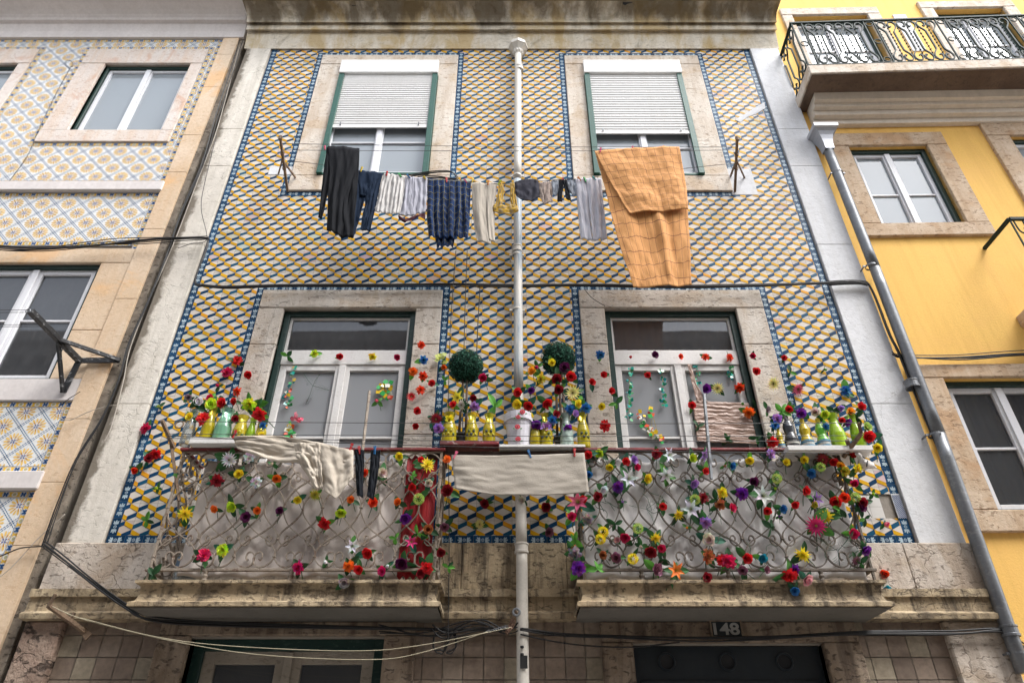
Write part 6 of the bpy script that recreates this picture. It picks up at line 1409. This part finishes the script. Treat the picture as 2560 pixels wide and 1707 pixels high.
for i, (z, x, y, k, col, s, b_) in enumerate(fl):
    rnd = random.Random(i * 17 + 3)
    Y = ZY[z] + rnd.uniform(-.012, .01); c = P(x, y, Y); sc_ = SZ[k] * s * 1.08
    t = thing(NM[k], lab[i], 'leaf' if k == 'f' else 'flower', tuple(c), 'artificial flowers and leaves decorating the balconies')
    t.rotation_euler = (R(rnd.uniform(5, 45)), R(rnd.uniform(-180, 180)) * 0, R(rnd.uniform(-30, 30)))
    t.scale = (sc_, sc_, sc_)
    if k != 'f':
        key = (k, col, rnd.randint(0, 1))
        if key not in blC:
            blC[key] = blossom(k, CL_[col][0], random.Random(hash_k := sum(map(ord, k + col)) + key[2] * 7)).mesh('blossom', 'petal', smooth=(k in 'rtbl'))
        o = bpy.data.objects.new('blossom', blC[key]); COL.objects.link(o); o.parent = t; o.rotation_euler.y = rnd.uniform(0, 6.28)
        nlv = rnd.choice([2, 3, 3, 4]) if z not in ('G',) else rnd.choice([0, 0, 1, 2])
        if z == 'S': nlv = rnd.choice([0, 0, 1, 2])
    else: nlv = rnd.choice([3, 4])
    ci0 = {'f': 3 if col == 'g' else 0}.get(k, rnd.choice([0, 0, 1, 1, 4, 2, 3])); a0 = rnd.uniform(0, 6.28)
    if k == 'f' and col == 'dg' and s >= 1.2: lib = fernC
    else: lib = None
    for j in range(nlv):
        me = lib[rnd.choice([0, 4])] if lib else leafC[(ci0 if rnd.random() < .7 else rnd.choice([0, 1]), rnd.randint(0, 1))]
        o = bpy.data.objects.new('leaf', me); COL.objects.link(o); o.parent = t
        o.rotation_euler = (rnd.uniform(-.5, .5), a0 + j * (6.28 / max(nlv, 1)) * rnd.uniform(.7, 1.2), rnd.uniform(-.3, .5)); o.location = (0, .15, 0)
        q = rnd.uniform(.85, 1.35); o.scale = (q, q, q)
    if k != 'f' and z in ('LR', 'RR', 'CV', 'RV', 'LV'):
        o = bpy.data.objects.new('stem', STEM[rnd.randint(0, 2)]); COL.objects.link(o); o.parent = t; o.rotation_euler = (0, rnd.uniform(-.6, .6), 0)
# ================================================================ window decorations
M['foil'] = vcol('metallic foil', .18, .1, 20, .2, spec=.5)
def foil(name, lab, pts, cols, w_, seed, cat='foil garland', Y=.07):
    rnd = random.Random(seed); m = MB()
    for (x, y) in pts:
        c = P(x, y, Y)
        for k in range(5):
            a = rnd.uniform(0, 6.28); r_ = w_ * rnd.uniform(.6, 1.2); q = c + Vector((rnd.uniform(-.5, .5) * w_, rnd.uniform(-.02, .0), rnd.uniform(-.5, .5) * w_))
            d1_ = Vector((math.cos(a) * r_, rnd.uniform(-.01, .01), math.sin(a) * r_)); d2_ = Vector((-math.sin(a) * r_ * .5, rnd.uniform(-.012, .012), math.cos(a) * r_ * .5))
            m.poly([q, q + d1_ * .5 + d2_, q + d1_, q + d1_ * .5 - d2_], rnd.choice(cols))
    for a, b in zip(pts, pts[1:]): m.tube([P(*a, Y), P(*b, Y)], .0015, 4, (.4,.3,.05))
    o = m.build(name, 'foil', solid=.0015); tag(o, lab, cat); return o
GR = [(.01,.35,.22), (.02,.45,.35), (.05,.30,.10), (.01,.20,.22)]; MX = [(.6,.08,.03), (.75,.5,.03), (.05,.4,.10), (.6,.6,.5)]
def cds(k, l): return [cd(k, *q) for q in l]
foil('foil_garland', 'long green foil garland at the left side of the right balcony window', cds('Fc', [(1960,960),(1962,1000),(1955,1040),(1960,1080),(1955,1120),(1958,1160),(1955,1200),(1958,1250),(1955,1280)]), GR, .032, 1)
foil('foil_garland', 'long green foil garland in the middle of the left casement of the right balcony window', cds('Fc', [(2175,975),(2180,1020),(2185,1060),(2178,1100),(2185,1140),(2180,1180),(2185,1210)]), GR, .032, 2)
foil('foil_garland', 'short green foil garland at the left of the right casement of the right window', cds('G', [(105,950),(125,985),(95,1020),(130,1050),(105,1075)]), GR, .028, 3)
foil('foil_garland', 'small green foil ornament hanging near the right edge of the right window', cds('G', [(340,950),(330,985),(345,1010)]), GR, .034, 4)
foil('foil_parrot', 'multicoloured foil parrot shape on the lower left pane of the right window', cds('Fc', [(2030,1270),(2035,1310),(2060,1350),(2090,1385),(2130,1410),(2160,1430),(2110,1250),(2105,1400)]), MX, .045, 5, 'foil ornament')
foil('foil_parrot', 'multicoloured foil bird hanging on a string on the left balcony window', cds('E', [(1985,960),(1980,1000),(1975,1050),(1960,1100),(1940,1130),(1975,1150),(1950,1180),(1940,1210)]), MX + GR, .036, 6, 'foil ornament')
foil('foil_kite', 'striped red yellow green foil ornament on the right pane of the left window', cds('Fc', [(290,1085),(320,1060),(340,1080),(310,1110),(330,1135),(300,1075)]), MX, .05, 7, 'foil ornament')
foil('foil_kite', 'striped foil ornament low on the left window above the beige shirt', cds('E', [(1965,1340),(1960,1370),(1950,1400),(1970,1415),(1940,1390)]), MX, .045, 8, 'foil ornament')
foil('foil_flower', 'pink foil flower on the lower left pane of the left balcony window', cds('E', [(2000,1275),(2020,1290),(2010,1300)]), [(.62,.04,.10), (.7,.15,.2)], .042, 9, 'foil ornament')
foil('tissue_flower', 'pale lime tissue on the blue border above an orange tulip', cds('Fc', [(690,870),(705,880),(690,895)]), [(.55,.6,.12), (.5,.55,.15)], .05, 10, 'tissue', Y=-.05)
m = MB(); pl = [(1597,935),(1752,925)]
def fnp(u, v):
    a, b = edge([(1590,922),(1600,1015)], v), edge([(1748,928),(1757,1022)], v); q = P(a[0] + (b[0] - a[0]) * u, a[1] + (b[1] - a[1]) * u, .055)
    return q + Vector((0, -.012 - .006 * noise.noise(Vector((u * 3, v * 20, 3))) - .004 * noise.noise(Vector((u * 9, v * 30, 1))), .006 * noise.noise(Vector((u * 20, v * 4, 7)))))
m.grid(fnp, 50, 70); tag(m.build('plastic_film', 'plastic_brown', smooth=True, solid=.002), 'wrinkled brown plastic film taped over the lower right pane of the right window', 'plastic film')
m = MB()
def fnq(u, v):
    a, b = edge([(1578,838),(1588,880),(1600,925)], v), edge([(1587,838),(1600,885),(1625,925)], v); q = P(a[0] + (b[0] - a[0]) * u, a[1] + (b[1] - a[1]) * u, .05)
    return q + Vector((0, -.01 - .012 * noise.noise(Vector((u * 4, v * 12, 3))), 0))
m.grid(fnq, 10, 24); tag(m.build('plastic_film', 'plastic_brown', smooth=True, solid=.002), 'torn strip of brown plastic film hanging from the pane corner of the right window', 'plastic film')
# props holding the wires
for lab_, x0_, y0__, x1_, y1_ in (('pale metal prop standing up from the left balcony rail in front of the window', 832, 1040, 849, 898), ('pale metal prop standing up from the right balcony rail', 1634, 1100, 1617, 905)):
    m = MB(); a = P(x0_, y0__, -.52); b = P(x1_, y1_, -.50); m.obox(a, b, .018, .018); 
    for f in (.2, .45, .7): q = a.lerp(b, f); m.box(q.x - .004, q.x + .004, q.y - .012, q.y - .0095, q.z - .02, q.z + .02)
    tag(m.build('line_prop', 'iron_cream' if x0_ < 1000 else 'galv'), lab_, 'prop')
# dove figurine
t = thing('dove_figurine', 'white ceramic dove figurine tied to the right end of the right balcony', 'figurine', tuple(PC('C', 1235, 90, -.42)))
M['ceramic'] = surf('white ceramic', (.66,.63,.60), (.5,.47,.45), 9, .4, .2, 60)
cb = PC('C', 1240, 85, -.42); ch = PC('C', 1205, 28, -.45); ct = PC('C', 1325, 112, -.38)
m = MB(); spine = smooth_path([ch + Vector((-.022, -.004, .006)), ch + Vector((-.012, 0, .008)), ch, ch.lerp(cb, .4), cb, cb.lerp(ct, .45), ct], 5)
rad = []
keys = [.003, .012, .021, .020, .044, .026, .006]; L = len(spine)
for i in range(L):
    f = i / (L - 1) * (len(keys) - 1); j = min(int(f), len(keys) - 2); g = f - j; g = g * g * (3 - 2 * g); rad.append(keys[j] * (1 - g) + keys[j + 1] * g)
m.tube(spine, rad, 14); m.build('body', 'ceramic', t, smooth=True)
for s_ in (-1, 1):
    m = MB()
    m.grid(lambda u, v: cb.lerp(ct, -.15 + .95 * u) + Vector((0, s_ * (.036 - .02 * u) , .018 - .03 * v + .01 * math.sin(3 * u))), 8, 4); m.build('wing', 'ceramic', t, smooth=True, solid=.006)
m = MB(); m.lathe(ch + Vector((-.008, -.02, .006)), [(0, -.003), (.003, 0), (0, .003)], 6, (.02,.02,.02)); m.build('eye', 'petal', t)
m = MB(); m.tube([cb + Vector((0, -.046, .02)), cb + Vector((-.01, -.03, .05)), cb + Vector((-.005, 0, .09))], .004, 5); m.tube([cb + Vector((.01, -.05, 0)), cb + Vector((.0, -.03, -.04))], .004, 5); m.build('string', 'cable', t)
# scattered dead tendrils and twigs on the right railing
for k in range(26):
    rnd = random.Random(k + 50); a = Vector((rnd.uniform(RXA + .05, RXB - .05), -.42, rnd.uniform(balR[1] + .02, ZRB - .1))); pts = [a]; d = rnd.uniform(0, 6.28)
    for j in range(5): d += rnd.uniform(-1.1, 1.1); pts.append(pts[-1] + Vector((.03 * math.cos(d), rnd.uniform(-.012, .008), .03 * math.sin(d))))
    m = MB(); m.tube(smooth_path(pts, 3), .0022, 4, (.03,.07,.03) if k % 3 else (.08,.05,.03))
    fx = (a.x - RXA) / (RXB - RXA); 
    tag(m.build('tendril', 'petal'), 'thin dry tendril or bare flower stalk wound on the right balcony railing', 'tendril', 'dry tendrils on the right railing')
# ================================================================ camera, light
cam = bpy.data.cameras.new('camera'); co = bpy.data.objects.new('camera', cam); COL.objects.link(co); sc.camera = co
co.location = (0, CAMY, CAMZ); co.rotation_euler = (math.pi / 2 + TH, 0, 0)
cam.sensor_width = 36; cam.lens = F / 2560 * 36; cam.shift_x = (1280 - CX) / 2560; cam.clip_end = 500
w = bpy.data.worlds.new('World'); sc.world = w; w.use_nodes = True; nt = w.node_tree
sky = nt.nodes.new('ShaderNodeTexSky'); sky.sky_type = 'NISHITA'; sky.sun_disc = False; sky.sun_elevation = R(55); sky.sun_rotation = R(125)
sky.air_density = 1.0; sky.dust_density = 3.0; sky.ozone_density = 1.0
hs = nt.nodes.new('ShaderNodeHueSaturation'); hs.inputs['Saturation'].default_value = .3
nt.links.new(sky.outputs[0], hs.inputs['Color']); nt.links.new(hs.outputs[0], nt.nodes['Background'].inputs[0])
nt.nodes['Background'].inputs['Strength'].default_value = .15
sun = bpy.data.lights.new('sun', 'SUN'); so = bpy.data.objects.new('sun', sun); COL.objects.link(so)
sun.energy = 1.0; sun.angle = R(24); sun.color = (1, .99, .97)
sa, se = R(125), R(55)
dvec = Vector((math.sin(sa) * math.cos(se), math.cos(sa) * math.cos(se), math.sin(se)))
so.rotation_euler = dvec.to_track_quat('Z', 'Y').to_euler()
vs = sc.view_settings; vs.view_transform = 'Standard'; vs.look = 'None'; vs.gamma = 1; vs.exposure = 1.7
